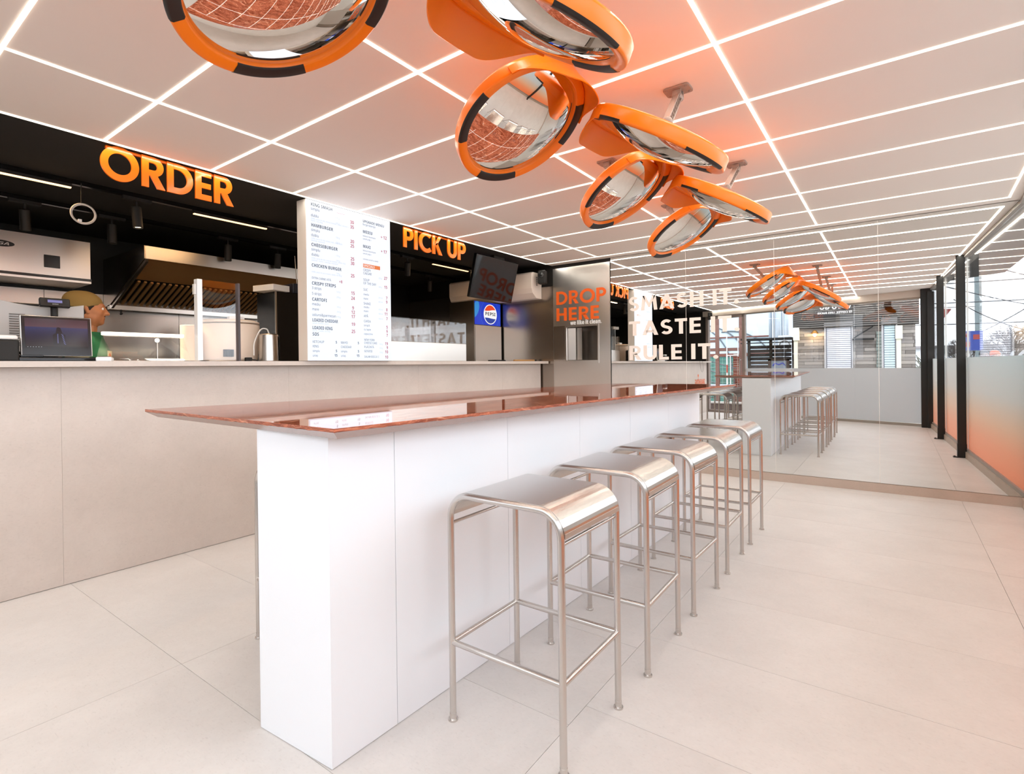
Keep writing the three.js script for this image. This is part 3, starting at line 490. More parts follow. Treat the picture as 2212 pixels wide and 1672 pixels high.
    c2('SUC', 0.522); c2('mediu', 0.553, 16); r2('7', 0.565); g2('250 ml', 0.563); c2('mare', 0.582, 16); r2('9', 0.593); g2('400 ml', 0.592); c2('SHAKE', 0.617); c2('mediu', 0.64, 16); r2('8', 0.648); g2('250 ml', 0.646); c2('mare', 0.667, 16); r2('11', 0.678); g2('400 ml', 0.676);
    c2('APĂ', 0.703); r2('7', 0.712); g2('500 ml', 0.711); c2('CAFEA', 0.738); c2('simplă', 0.765, 16); r2('5', 0.772); c2('cu lapte', 0.793, 16); r2('6', 0.8); c2('capuccino', 0.823, 16); r2('7', 0.83);
    c2('NEW YORK', 0.865, 18); c2('CHEESE CAKE', 0.886, 18); r2('19', 0.89); g2('120 g', 0.889); c2('PLĂCINTĂ', 0.914, 18); r2('9', 0.918); g2('150 g', 0.917); c2('GOGOȘI', 0.942, 18); r2('10', 0.948); g2('150 g', 0.947); c2('SALAM BISCUIȚI', 0.98, 17); r2('10', 0.985);
  };
  const tex = canvasTex(1456, 2000, draw);
  mesh('screen', new THREE.PlaneGeometry(w - 0.004, h - 0.004).translate(0, h / 2, 0.0592), std({ color: '#77797c', map: tex, emissive: '#e4eeff', emissiveMap: tex, emissiveIntensity: 0.8, roughness: 0.35 }), t);
  const l = new THREE.RectAreaLight(new THREE.Color(0.8, 0.9, 1), 0.5, w - 0.02, h - 0.02); l.position.set(xf + 0.006, (y0 + y1) / 2, (z0 + z1) / 2); l.rotation.y = -Math.PI / 2; scene.add(l);
}

// ---------------------------------------------------------------- kitchen: tracks, lamps, hood, oven
const CT = 1.238;                                        // countertop height
const WARM = new THREE.Color(1, 0.6, 0.28);
M.ledWarm = glow(WARM, 2);
M.steelLampTint = std({ color: '#c0935a', metalness: 0.55, roughness: 0.5 });  // hood steel with the golden glow of the kitchen lamps painted into its colour
{
  const tr = thing('ceiling_track', 'black lighting track along the front of the kitchen ceiling', 'track', [-4.44, CEIL - 0.001, -2]); mesh('profile', bb(-0.018, 0.018, -0.03, 0, ZM + 2.1, 3.6), M.blackGloss, tr);
  const tr2 = thing('ceiling_track', 'black lighting track at the back of the kitchen ceiling', 'track', [-5.13, CEIL - 0.001, -2]); mesh('profile', bb(-0.018, 0.018, -0.03, 0, ZM + 2.1, 3.6), M.blackGloss, tr2);
  const bars = [[-0.55, -1.145, 'warm linear lamp left of the ORDER sign'], [-1.9, -2.5, 'warm linear lamp below the end of the ORDER sign'], [-4.55, -5.2, 'warm linear lamp below the PICK UP sign']];
  for (const [a, b, l] of bars) {
    const t = thing('linear_lamp', l, 'linear lamp', [-4.44, CEIL - 0.032, (a + b) / 2], 0, 'warm linear lamps in the kitchen track'), L = a - b;
    mesh('housing', bb(-0.015, 0.015, -0.02, 0, -L / 2, L / 2), M.black, t); mesh('diffuser', bb(-0.011, 0.011, -0.028, -0.0205, -L / 2 + 0.004, L / 2 - 0.004), M.ledWarm, t);
    const r = new THREE.RectAreaLight(WARM, 75, 0.024, L); r.position.set(-4.44, CEIL - 0.064, (a + b) / 2); r.rotation.x = -Math.PI / 2; scene.add(r);
  }
  // cylinder spots on the tracks
  const spot = (x, z, tilt, roll, on, label) => {
    const t = thing('track_spotlight', label, 'spotlight', [x, CEIL - 0.031, z], 0, 'black cylinder spotlights on the kitchen tracks');
    mesh('adapter', bb(-0.02, 0.02, -0.022, 0, -0.09, 0.09), M.black, t); mesh('stem', cyl(0.008, 0.008, 0.05, 0, -0.045, 0, 10), M.black, t);
    const q = new THREE.Euler(tilt, 0, roll), b = mesh('barrel', lathe([[0.0001, 0.075], [0.03, 0.075], [0.032, 0.072], [0.032, -0.075], [0.028, -0.077], [0.027, -0.062], [0.0001, -0.06]].reverse(), 24), M.black, t); b.position.set(0, -0.14, 0); b.rotation.copy(q);
    if (!on) return;
    const lens = mesh('lens', cyl(0.026, 0.026, 0.004, 0, -0.065, 0, 20), glow(new THREE.Color(1, 0.82, 0.58), 6), b);
    const d = V(0, -1, 0).applyEuler(q), s = new THREE.SpotLight(new THREE.Color(1, 0.78, 0.52), 9, 0, 0.5, 0.5, 2); s.position.set(x, CEIL - 0.171, z).addScaledVector(d, 0.085); s.target.position.copy(s.position).add(d); s.shadow.radius = 1.2; scene.add(s, s.target);
  };
  spot(-4.44, -1.52, 0.05, 0.06, true, 'lit black spotlight hanging below the ORDER sign');
  spot(-4.44, -4.15, 0.3, -0.35, true, 'lit black spotlight tilted towards the menu, below PICK UP');
  spot(-5.13, -1.05, 0.1, -0.3, false, 'unlit tilted black spotlight above the steel cabinet at left');
  spot(-5.13, -1.58, 0, 0, false, 'unlit black spotlight between the steel cabinet and the hood');
  spot(-5.13, -2.5, 0.0, -0.05, false, 'unlit black spotlight in front of the middle of the hood');
  spot(-5.13, -3.0, 0.1, -0.25, false, 'unlit black spotlight in front of the right end of the hood');
  spot(-5.13, -5.2, 0.3, -0.3, true, 'small lit spotlight deep in the kitchen beside the menu');
  // exhaust hood: sloped steel canopy with baffle filters, left end at z = -1.83
  const hd = thing('exhaust_hood', 'large steel exhaust hood with a sloping row of baffle filters', 'exhaust hood', [-6.19, 1.8, -2.6]);
  const zl = 0.77, zr = -1.35, xf = 0.99, yb = 0.0, yt = 0.455, yl = 0.345;   // local: x out from the wall, y up, z along
  const side = polyShape([[0, yb], [0, yt], [xf, yt], [xf, yl], [0.14, yb]]);
  mesh('end_panel', ext(side, 0.012).translate(0, 0, zl - 0.012), M.steelDark, hd); mesh('end_panel', ext(side, 0.012).translate(0, 0, zr), M.steelDark, hd);
  mesh('front_band', bb(xf - 0.01, xf, yl, yt, zr + 0.012, zl - 0.012), M.steel, hd); mesh('top_sheet', bb(0, xf - 0.01, yt - 0.01, yt, zr + 0.012, zl - 0.012), M.steelDark, hd);
  mesh('trim_lip', [bar([xf - 0.005, yl - 0.004, zl - 0.02], [0.14, yb - 0.004, zl - 0.02], 0.02, 0.05), bb(0.1, 0.16, -0.03, 0.01, zr, zl)], M.steel, hd);
  const lo = [0.16, 0.01], hi = [xf - 0.02, yl - 0.002], P = (t) => [lo[0] + (hi[0] - lo[0]) * t, lo[1] + (hi[1] - lo[1]) * t];
  // upper sloped sheet of the canopy lining, then the baffles below it
  const a = P(0.54), b = P(1); mesh('canopy_lining', bar([a[0] - 0.03, a[1] + 0.03, (zl + zr) / 2], [b[0] - 0.03, b[1] + 0.03, (zl + zr) / 2], zl - zr - 0.06, 0.004), M.steelLampTint, hd);
  const back = P(0.02), top2 = P(0.54); mesh('filter_bed', bar([back[0] - 0.03, back[1] + 0.05, (zl + zr) / 2], [top2[0] - 0.03, top2[1] + 0.05, (zl + zr) / 2], zl - zr - 0.06, 0.004), M.black, hd);
  for (let z = zr + 0.05; z < zl - 0.04; z += 0.052) mesh('baffle', bar([back[0], back[1] + 0.008, z], [top2[0], top2[1] + 0.008, z], 0.022, 0.016), M.steelLampTint, hd);
  mesh('drain_tap', [cyl(0.008, 0.008, 0.05, 0.16, -0.055, zl - 0.09, 10), rod([0.14, -0.07, zl - 0.09], [0.19, -0.07, zl - 0.09], 0.006)], M.black, hd);
  // wall-hung steel cabinet (oven) at the left
  const ov = thing('steel_oven', 'wide brushed steel oven front with a dark square window and oval badge', 'oven', [-6.19, 1.965, -0.9]);
  mesh('body', bb(0, 0.5, 0.02, 0.34, -0.69, 1.2), M.steel, ov); mesh('base_rail', bb(0, 0.51, 0, 0.018, -0.695, 1.2), M.blackGloss, ov); mesh('under_tray', bb(0, 0.5, -0.02, -0.002, -0.695, 1.2), M.steel, ov);
  mesh('window', rb(0.006, 0.105, 0.105, 0.003, 0.503, 0.135, -0.43), M.blackGloss, ov);
  const bt = canvasTex(256, 128, (x, w, h) => { x.fillStyle = '#17120f'; x.fillRect(0, 0, w, h); x.fillStyle = '#d8d2cc'; x.font = 'italic bold 78px sans-serif'; x.textAlign = 'center'; x.fillText('RGA', w / 2, 90); });
  const el = new THREE.Shape(); el.absellipse(0, 0, 0.085, 0.026, 0, Math.PI * 2); const eg = new THREE.ShapeGeometry(el, 24), ev = eg.attributes.uv; for (let i = 0; i < ev.count; i++) ev.setXY(i, ev.getX(i) / 0.17 + 0.5, ev.getY(i) / 0.052 + 0.5);
  mesh('badge', eg.rotateY(Math.PI / 2).translate(0.5015, 0.235, -0.115), std({ map: bt, roughness: 0.4 }), ov);
}
// ---------------------------------------------------------------- things on the service counter
{
  const lbl = (w, h, f) => canvasTex(w, h, f);
  // customer-facing touch screen
  const scr = lbl(1024, 600, (x, w, h) => {
    const g = x.createLinearGradient(0, 0, 0, h); g.addColorStop(0, '#564a56'); g.addColorStop(0.28, '#7a5a66'); g.addColorStop(0.3, '#4a4f80'); g.addColorStop(0.6, '#3b3550'); g.addColorStop(1, '#34231f'); x.fillStyle = g; x.fillRect(0, 0, w, h);
    x.fillStyle = '#2c2530'; x.beginPath(); x.moveTo(430, 330); x.lineTo(480, 290); x.lineTo(500, 180); x.lineTo(525, 165); x.lineTo(560, 180); x.lineTo(590, 290); x.lineTo(640, 330); x.lineTo(640, 560); x.lineTo(440, 560); x.fill();
    x.strokeStyle = '#8f95dc'; x.lineWidth = 5; for (let k = 0; k < 14; k++) { x.strokeRect(575 + (k % 2) * 14 + k * 3, 310 + k * 16, 10, 8); x.strokeRect(510 - (k % 3), 310 + k * 14, 8, 7); }
    x.fillStyle = '#1d1518'; x.fillRect(0, h - 34, w, 34); x.fillStyle = '#d8d8e0'; for (let k = 0; k < 6; k++) x.fillRect(30 + k * 42, h - 24, 12, 12); });
  const t = thing('touch_screen', 'silver-edged touch screen facing the customers, showing a night landscape', 'screen', [-3.93, CT, -0.94], Math.PI / 2);
  const tilt = (o) => { o.rotation.x = -0.1; o.position.set(0, 0.03, 0); return o; };
  tilt(mesh('bezel', rb(0.325, 0.235, 0.016, 0.005, 0, 0.118, 0), M.steel, t)); tilt(mesh('front_glass', rb(0.315, 0.226, 0.004, 0.002, 0, 0.118, 0.0075), M.blackGloss, t));
  tilt(mesh('display', new THREE.PlaneGeometry(0.285, 0.168).translate(0, 0.134, 0.0105), std({ color: '#333333', map: scr, emissive: '#ffffff', emissiveMap: scr, emissiveIntensity: 0.45, roughness: 0.12 }), t));
  mesh('base', [rb(0.36, 0.026, 0.1, 0.008, 0, 0.014, 0.0), rb(0.1, 0.012, 0.04, 0.004, -0.12, 0.033, 0.01)], M.blackGloss, t);
  // till monitor seen from behind, with a small pole display
  const m = thing('till_monitor', 'grey-backed till monitor with a curved top behind the touch screen', 'monitor', [-4.2, CT, -0.94], Math.PI / 2);
  const sh = new THREE.Shape(); sh.moveTo(-0.2, 0.36); sh.quadraticCurveTo(0, 0.31, 0.19, 0.36); sh.lineTo(0.19, 0.1); sh.lineTo(-0.2, 0.06); sh.lineTo(-0.2, 0.36);
  mesh('rear_cover', ext(sh, 0.03, 0.004).translate(0, 0, -0.02), std({ color: '#b9b6b4', roughness: 0.5 }), m); mesh('screen_frame', rb(0.42, 0.31, 0.03, 0.01, 0, 0.205, -0.05), M.blackGloss, m);
  mesh('vent_grille', Array.from({ length: 14 }, (_, k) => bb(-0.16, -0.09, 0.1 + k * 0.014, 0.106 + k * 0.014, 0.0155, 0.018)), std({ color: '#6d6864', roughness: 0.7 }), m); mesh('stand', [bb(-0.05, 0.05, 0.012, 0.12, -0.09, -0.065), rb(0.22, 0.012, 0.2, 0.004, 0, 0.007, -0.05)], M.black, m);
  const lcd = lbl(256, 96, (x, w, h) => { x.fillStyle = '#17120f'; x.fillRect(0, 0, w, h); x.fillStyle = '#9a97d8'; x.fillRect(58, 18, 136, 34); x.fillStyle = '#e6e0da'; x.font = 'bold 16px sans-serif'; x.textAlign = 'center'; x.fillText('DATECS', w / 2, 76); });
  const pd = thing('pole_display', 'black customer pole display with a small blue screen above the till', 'pole display', [-4.11, CT, -0.965], Math.PI / 2);
  mesh('pole', cyl(0.016, 0.018, 0.33, 0.01, 0.166, -0.03, 14), M.black, pd); mesh('pole_foot', rb(0.1, 0.012, 0.08, 0.004, 0.01, 0.006, -0.03), M.black, pd);
  const hd = mesh('head', rb(0.145, 0.056, 0.03, 0.008, 0, 0, 0), M.blackGloss, pd); hd.position.set(0.005, 0.358, 0); hd.rotation.x = -0.2;
  mesh('small_screen', new THREE.PlaneGeometry(0.13, 0.046).translate(0, 0, 0.0153), std({ color: '#555555', map: lcd, emissive: '#ffffff', emissiveMap: lcd, emissiveIntensity: 0.5, roughness: 0.2 }), hd);
  // card reader at the far left, black printer below it
  const pr = thing('receipt_printer', 'black receipt printer with a white lid at the left end of the counter', 'printer', [-3.95, CT, -0.7], Math.PI / 2);
  mesh('housing', rb(0.13, 0.12, 0.14, 0.012, 0, 0.06, 0), M.black, pr); mesh('lid', rb(0.12, 0.024, 0.13, 0.01, 0, 0.1335, 0), M.whiteMatt, pr);
  const cr = thing('card_terminal', 'small white card payment terminal lying beside the touch screen', 'card terminal', [-3.83, CT, -1.135], 1.2);
  mesh('case', rb(0.075, 0.026, 0.15, 0.008, 0, 0.014, 0), M.white, cr); mesh('key_face', rb(0.055, 0.004, 0.1, 0.0015, 0, 0.029, 0.0), std({ color: '#4a352c', roughness: 0.3 }), cr);
  // slanted glass warmer with a glowing bar on top
  const wm = thing('glass_warmer', 'small slanted glass food warmer with a glowing white light bar', 'food warmer', [-4.05, CT, -1.42], Math.PI / 2);
  mesh('light_bar', rb(0.47, 0.022, 0.035, 0.004, 0, 0.182, 0), glow(new THREE.Color(1, 0.88, 0.7), 1.6), wm);
  const gz = M.glass; for (const s of [-1, 1]) mesh('glass_sheet', bar([0, 0.006, s * 0.13], [0, 0.17, s * 0.012], 0.46, 0.003), gz, wm);
  mesh('tray', rb(0.47, 0.008, 0.24, 0.003, 0, 0.004, 0), M.steel, wm);
  { const r = new THREE.RectAreaLight(new THREE.Color(1, 0.85, 0.64), 5, 0.45, 0.03); r.position.set(-4.05, CT + 0.169, -1.42); r.rotation.set(-Math.PI / 2, 0, Math.PI / 2); scene.add(r); }
  const ht = thing('heat_lamp', 'small round glowing heat lamp inside the glass warmer', 'heat lamp', [-4.12, CT + 0.0085, -1.52]); mesh('stem', cyl(0.004, 0.005, 0.13, 0, 0.065, 0, 8), M.steel, ht); mesh('bulb', new THREE.SphereGeometry(0.014, 16, 12).translate(0, 0.142, 0), glow(new THREE.Color(1, 0.9, 0.75), 4), ht);
  const rl = thing('paper_roll', 'white paper towel roll standing beside the glass warmer', 'paper roll', [-4.25, CT, -1.79]); mesh('roll', lathe([[0.001, 0], [0.066, 0], [0.068, 0.003], [0.068, 0.272], [0.066, 0.275], [0.02, 0.275], [0.02, 0.2], [0.001, 0.2]]), std({ color: '#f5e6d8', roughness: 0.9 }), rl);
  const cl = thing('paper_sheet', 'crumpled white paper lying flat on the counter by the roll', 'paper', [-3.79, CT, -1.68]);
  { const g = new THREE.PlaneGeometry(0.34, 0.16, 24, 16).rotateX(-Math.PI / 2), p = g.attributes.position; for (let i = 0; i < p.count; i++) p.setY(i, 0.003 + 0.012 * Math.abs(n16(p.getX(i) + 0.5, p.getZ(i) + 0.5) - 0.3)); g.rotateY(Math.PI / 2 + 0.2); g.computeVertexNormals(); mesh('sheet', g, std({ color: '#f3ece4', roughness: 0.9, side: THREE.DoubleSide }), cl); }
  // acrylic guard: white post, clear sheet, dark post
  const ac = thing('acrylic_guard', 'upright clear acrylic guard between a white and a dark post on the counter', 'guard', [-3.9, CT, -1.83], Math.PI / 2);
  mesh('white_post', rb(0.034, 0.57, 0.05, 0.002, -0.136, 0.286, 0), M.white, ac); mesh('dark_post', rb(0.016, 0.572, 0.04, 0.002, 0.136, 0.287, 0), std({ color: '#4a4246', roughness: 0.4 }), ac); mesh('clear_sheet', bb(-0.118, 0.128, 0.012, 0.572, -0.003, 0.003), M.glass, ac); mesh('hinge', rb(0.012, 0.07, 0.03, 0.002, -0.161, 0.5, 0), M.whiteMatt, ac);
  // round white cooker
  const ck = thing('round_cooker', 'large round white cooker behind the acrylic guard', 'cooker', [-4.28, CT, -2.09]);
  mesh('pot', lathe([[0.001, 0.004], [0.19, 0.004], [0.2, 0.03], [0.215, 0.16], [0.216, 0.295], [0.2, 0.3], [0.001, 0.3]]), std({ color: '#f0dfcd', roughness: 0.35 }), ck); mesh('lid', lathe([[0.001, 0.302], [0.217, 0.302], [0.215, 0.318], [0.19, 0.33], [0.001, 0.342]].slice()), std({ color: '#f3e4d4', roughness: 0.35 }), ck); mesh('lid_handle', rb(0.05, 0.03, 0.12, 0.008, 0, 0.352, -0.05), M.white, ck);
  mesh('control_grille', Array.from({ length: 6 }, (_, k) => bb(0.19, 0.216, 0.04, 0.095, 0.075 + k * 0.012, 0.083 + k * 0.012)), M.black, ck); mesh('power_plug', [rb(0.03, 0.03, 0.05, 0.006, 0.245, 0.02, -0.02), tube([[0.245, 0.02, -0.045], [0.255, 0.012, -0.08], [0.235, 0.008, -0.1]], 0.004)], M.black, ck);
  // black cabinet with a white box on top
  const bc = thing('black_cabinet', 'tall black cabinet on the counter directly left of the menu board', 'cabinet', [-4.38, CT, -2.62]);
  mesh('body', rb(0.3, 0.6, 0.3, 0.006, 0, 0.302, 0.02), M.blackGloss, bc); mesh('upper_body', rb(0.26, 0.09, 0.13, 0.01, 0, 0.648, -0.07), std({ color: '#151726', roughness: 0.3 }), bc); mesh('side_pole', rod([0.05, 0.6, -0.1], [0.05, 0.95, -0.075], 0.004), M.steelDark, bc); mesh('metal_edge', bb(0.145, 0.153, 0.01, 0.6, 0.16, 0.174), M.steel, bc);
  const wb = thing('white_box', 'flat white carton lying on top of the black cabinet', 'box', [-4.31, CT + 0.6025, -2.46], 0.2); mesh('carton', rb(0.24, 0.05, 0.17, 0.002, 0, 0.0255, 0), M.whiteMatt, wb);
  const kt = thing('coffee_grinder', 'small steel and black drum with a bent tube, left of the menu', 'grinder', [-4.02, CT, -2.27]); mesh('drum', lathe([[0.001, 0.002], [0.074, 0.002], [0.076, 0.01], [0.072, 0.21], [0.06, 0.222], [0.001, 0.226]]), M.steel, kt); mesh('black_shell', (() => { const g = new THREE.CylinderGeometry(0.0765, 0.0785, 0.19, 24, 1, true, 0.6, 2.4); return g.translate(0, 0.105, 0).rotateY(Math.PI * 0.5); })(), M.blackGloss, kt); mesh('bent_tube', tube([[0, 0.224, 0], [0, 0.26, 0.02], [0, 0.25, 0.07], [0.02, 0.15, 0.13], [0.03, 0.05, 0.14]], 0.005), M.whiteMatt, kt);
  const bxT = lbl(128, 256, (x, w, h) => { x.fillStyle = '#ead4b8'; x.fillRect(0, 0, w, h); x.fillStyle = '#8c2417'; x.fillRect(40, 96, 80, 24); x.fillStyle = '#241a16'; x.font = 'bold 30px sans-serif'; x.fillText('NT', 50, 232); x.fillRect(40, 176, 30, 18); x.fillRect(20, 128, 100, 26); });
  const cb = thing('printed_carton', 'small printed carton between the round cooker and the steel drum', 'box', [-4.25, CT, -2.38], Math.PI / 2); mesh('carton', rb(0.09, 0.17, 0.06, 0.002, 0, 0.086, 0), std({ color: '#ffffff', map: bxT, roughness: 0.7 }), cb);
  // glass display case right of the menu
  const dc = thing('display_case', 'low display case, steel below and clear glass above, right of the menu', 'display case', [-3.77, CT, -3.82], Math.PI / 2);
  const w = 1.1; mesh('steel_base', rb(w, 0.188, 0.42, 0.004, 0, 0.096, -0.21), M.steel, dc); for (const [a, b, c, d] of [[-w / 2, w / 2, -0.006, 0], [-w / 2, w / 2, -0.42, -0.414]]) mesh('glass_sheet', bb(a, b, 0.192, 0.41, c, d), M.glass, dc);
  mesh('glass_sheet', bb(-w / 2, -w / 2 + 0.006, 0.192, 0.41, -0.413, -0.007), M.glass, dc); mesh('glass_sheet', bb(w / 2 - 0.006, w / 2, 0.192, 0.41, -0.413, -0.007), M.glass, dc); mesh('glass_top', bb(-w / 2, w / 2, 0.411, 0.417, -0.42, 0), M.glass, dc);
  // drinks fridge
  const pep = lbl(512, 512, (x, w, h) => { x.fillStyle = '#1238c8'; x.fillRect(0, 0, w, h); x.fillStyle = '#5aa0ea'; for (let k = 0; k < 3; k++) for (let j = 0; j < 26; j++) { x.beginPath(); x.arc(150 - k * 34 - 60 * Math.sin(j / 26 * Math.PI) + 20, j * 20 + 8, 4 - k, 0, 7); x.fill(); x.beginPath(); x.arc(w - 60 + k * 30 + 50 * Math.sin(j / 26 * Math.PI) - 20, j * 20 + 8, 4 - k, 0, 7); x.fill(); }
    x.fillStyle = '#2f8fd8'; x.beginPath(); x.ellipse(20, 180, 60, 190, 0.2, 0, 7); x.fill();
    const cx = 305, cy = 262, rx = 132, ry = 226; x.save(); x.beginPath(); x.ellipse(cx, cy, rx, ry, 0, 0, 7); x.fillStyle = '#ffffff'; x.fill(); x.beginPath(); x.ellipse(cx, cy, rx - 14, ry - 20, 0, 0, 7); x.clip(); x.fillStyle = '#f04a1c'; x.beginPath(); x.moveTo(0, 0); x.lineTo(w, 0); x.lineTo(w, 160); x.quadraticCurveTo(390, 140, 300, 175); x.quadraticCurveTo(230, 200, 150, 180); x.fill(); x.fillStyle = '#1f3f9c'; x.beginPath(); x.moveTo(0, h); x.lineTo(0, 360); x.quadraticCurveTo(230, 330, 310, 350); x.quadraticCurveTo(400, 370, w, 335); x.lineTo(w, h); x.fill(); x.restore();
    x.fillStyle = '#141414'; x.font = 'bold 92px sans-serif'; x.textAlign = 'center'; x.setTransform(0.86, 0, 0, 1.15, 0, 0); x.fillText('PEPSI', cx / 0.86, 292 / 1.15); });
  const fr = thing('drinks_fridge', 'tall steel drinks fridge with a glowing blue cola sign, behind the counter', 'fridge', [-4.365, 0.001, -5.5]);
  mesh('body', bb(-0.42, 0, 0.0, 1.72, -0.28, 0.28), M.steelDark, fr); mesh('upper_body', bb(-0.42, 0, 1.722, 2.03, -0.28, 0.28), std({ color: '#2a2019', roughness: 0.35, metalness: 0.4 }), fr); mesh('front_door', bb(0.001, 0.014, 0.1, 1.715, -0.277, 0.277), M.steel, fr);
  mesh('sign_panel', new THREE.PlaneGeometry(0.55, 0.3).rotateY(Math.PI / 2).translate(0.004, 1.876, 0), std({ color: '#999999', map: pep, emissive: '#ffffff', emissiveMap: pep, emissiveIntensity: 0.7, roughness: 0.3 }), fr);
  mesh('side_panel', bb(-0.419, -0.001, 1.3, 2.029, 0.281, 0.284), M.steelDark, fr);
  // split air conditioner on the end wall
  const aw = thing('air_conditioner', 'white split air conditioner on the steel end wall behind the hanging screen', 'air conditioner', [-4.41, 2.05, ZM + 0.004]);
  const pf = polyShape([[0, 0.0], [0.12, 0.0], [0.2, 0.06], [0.225, 0.12], [0.225, 0.3], [0.2, 0.32], [0, 0.32]]);
  mesh('body', ext(pf, 1.4, 0.004).rotateY(-Math.PI / 2).translate(0.7, 0, 0.004), std({ color: '#efe2d6', roughness: 0.45 }), aw); mesh('louvre', bar([0, 0.012, 0.135], [0, 0.062, 0.207], 1.3, 0.006), M.whiteMatt, aw); mesh('side_vent', Array.from({ length: 5 }, (_, k) => bb(0.7045, 0.707, 0.16 + k * 0.024, 0.176 + k * 0.024, 0.1, 0.13)), M.plasticGrey, aw);
  // hanging screen, tilted down
  const tv = thing('hanging_screen', 'dark flat screen hung tilted from the ceiling edge beside PICK UP', 'screen', [-3.72, 2.452, -4.92], Math.PI / 2);
  const refl = lbl(512, 384, (x, w, h) => { x.fillStyle = '#10141a'; x.fillRect(0, 0, w, h); x.fillStyle = '#1f2833'; x.fillRect(0, 140, w, 70); });
  const tg = (o) => { o.rotation.x = 0.24; return o; };
  tg(mesh('housing', rb(0.8, 0.49, 0.045, 0.008, 0, -0.262, -0.024), M.blackGloss, tv)); tg(mesh('panel_glass', new THREE.PlaneGeometry(0.775, 0.455).translate(0, -0.258, 0.0002), std({ color: '#0b0d11', roughness: 0.06 }), tv)); mesh('ceiling_mount', [bb(-0.1, 0.1, -0.02, 0.0095, -0.06, -0.0), bb(-0.02, 0.02, -0.2, -0.02, -0.1, -0.085)], M.black, tv);
  // small things: loudspeakers, sensor box, cable loop, tray
  const speaker = (pos, turn, label) => { const t = thing('loudspeaker', label, 'loudspeaker', pos, turn, 'small black wall loudspeakers'); mesh('cabinet', rb(0.1, 0.17, 0.11, 0.014, 0, 0, 0), M.black, t); mesh('cone', lathe([[0.034, 0], [0.03, 0.006], [0.022, 0.002], [0.008, 0.006], [0.0001, 0.007]].reverse(), 24).rotateX(Math.PI / 2).translate(0, 0.02, 0.0555), M.blackGloss, t); mesh('wall_arm', rod([0, 0.05, -0.05], [0, 0.09, -0.12], 0.012), M.black, t); };
  speaker([-3.6, 2.3, -5.66], 0.3, 'small black loudspeaker above DROP HERE at the ceiling corner'); speaker([-3.6, 2.33, bz(-3.6) - 0.14], Math.PI - 0.3, 'small black loudspeaker above the entrance door, seen in the mirror');
  const cb2 = thing('cable_loop', 'white coiled cable loop hanging beside the ORDER sign', 'cable', [-4.38, CEIL - 0.03, -1.19]); mesh('coil', [new THREE.TorusGeometry(0.062, 0.006, 8, 40), new THREE.TorusGeometry(0.066, 0.005, 8, 40).rotateY(0.2)].map((g) => g.rotateY(Math.PI / 2 - 0.3).translate(0, -0.2, 0)), std({ color: '#d9d2ca', roughness: 0.5 }), cb2); mesh('hanger', rod([0, 0, 0.01], [0, -0.14, 0.01], 0.003), M.black, cb2); mesh('tie', rb(0.02, 0.02, 0.02, 0.003, 0, -0.25, 0.02), M.whiteMatt, cb2);
  const sb = thing('sensor_box', 'small pale sensor box on the wall left of the air conditioner', 'sensor', [-5.2, 2.31, ZM + 0.003]); mesh('box', rb(0.13, 0.12, 0.06, 0.006, 0, 0, 0.031), M.plasticGrey, sb); mesh('dial', new THREE.TorusGeometry(0.03, 0.006, 8, 24).translate(0.02, 0, 0.063), M.black, sb);
  const ty = thing('black_tray', 'small flat black tray on the counter in front of the fridge', 'tray', [-3.95, CT, -5.15]); mesh('tray_base', [rb(0.12, 0.008, 0.2, 0.003, 0, 0.005, 0), bb(-0.06, 0.06, 0.004, 0.02, 0.094, 0.1), bb(-0.06, 0.06, 0.004, 0.02, -0.1, -0.094), bb(0.054, 0.06, 0.004, 0.02, -0.1, 0.1)], M.black, ty);
  const pn = thing('rolling_pin', 'thin wooden stick with a dark end lying at the far counter end', 'stick', [-3.8, CT + 0.012, -5.6]); mesh('stick', rod([0, 0, 0.3], [0.02, 0, -0.12], 0.011), std({ color: '#b88b54', roughness: 0.5 }), pn); mesh('dark_end', rod([0.02, 0, -0.12], [0.022, 0, -0.16], 0.013), M.black, pn);
  // white cable with dark plug hanging down the counter front near the entrance, and the orange shop mark
  const cc = thing('charging_cable', 'thin white cable hanging down the counter front near the entrance', 'cable', [-3.598, CT, 0.7]); mesh('cable', tube([[0, 0.004, 0], [0.006, -0.1, 0.02], [0.008, -0.22, 0.09], [0.008, -0.24, 0.2], [0.008, -0.12, 0.24], [0.004, 0.002, 0.2]], 0.0035, 48, 6), M.plasticGrey, cc);
  const lg = canvasTex(512, 160, (x, w, h) => { x.clearRect(0, 0, w, h); x.fillStyle = '#ffffff'; x.font = 'bold 96px sans-serif'; x.textAlign = 'center'; x.setTransform(0.82, 0, 0, 1, 0, 0); x.fillText('SMASHKING', w / 2 / 0.82, 148); x.setTransform(1, 0, 0, 1, 0, 0); x.fillRect(330, 52, 14, 40); x.beginPath(); x.arc(337, 34, 17, 0, 7); x.fill(); x.beginPath(); x.arc(321, 22, 8, 0, 7); x.arc(353, 22, 8, 0, 7); x.arc(337, 12, 8, 0, 7); x.fill(); });
  const lo = thing('counter_logo', 'orange shop wordmark on the counter front near the entrance, seen in the mirror', 'logo', [-3.7185, 0.76, 1.12], Math.PI / 2); mesh('print', new THREE.PlaneGeometry(0.9, 0.28).translate(0, 0.05, 0), std({ color: '#f26a12', map: lg, transparent: true, roughness: 0.5 }), lo);
}

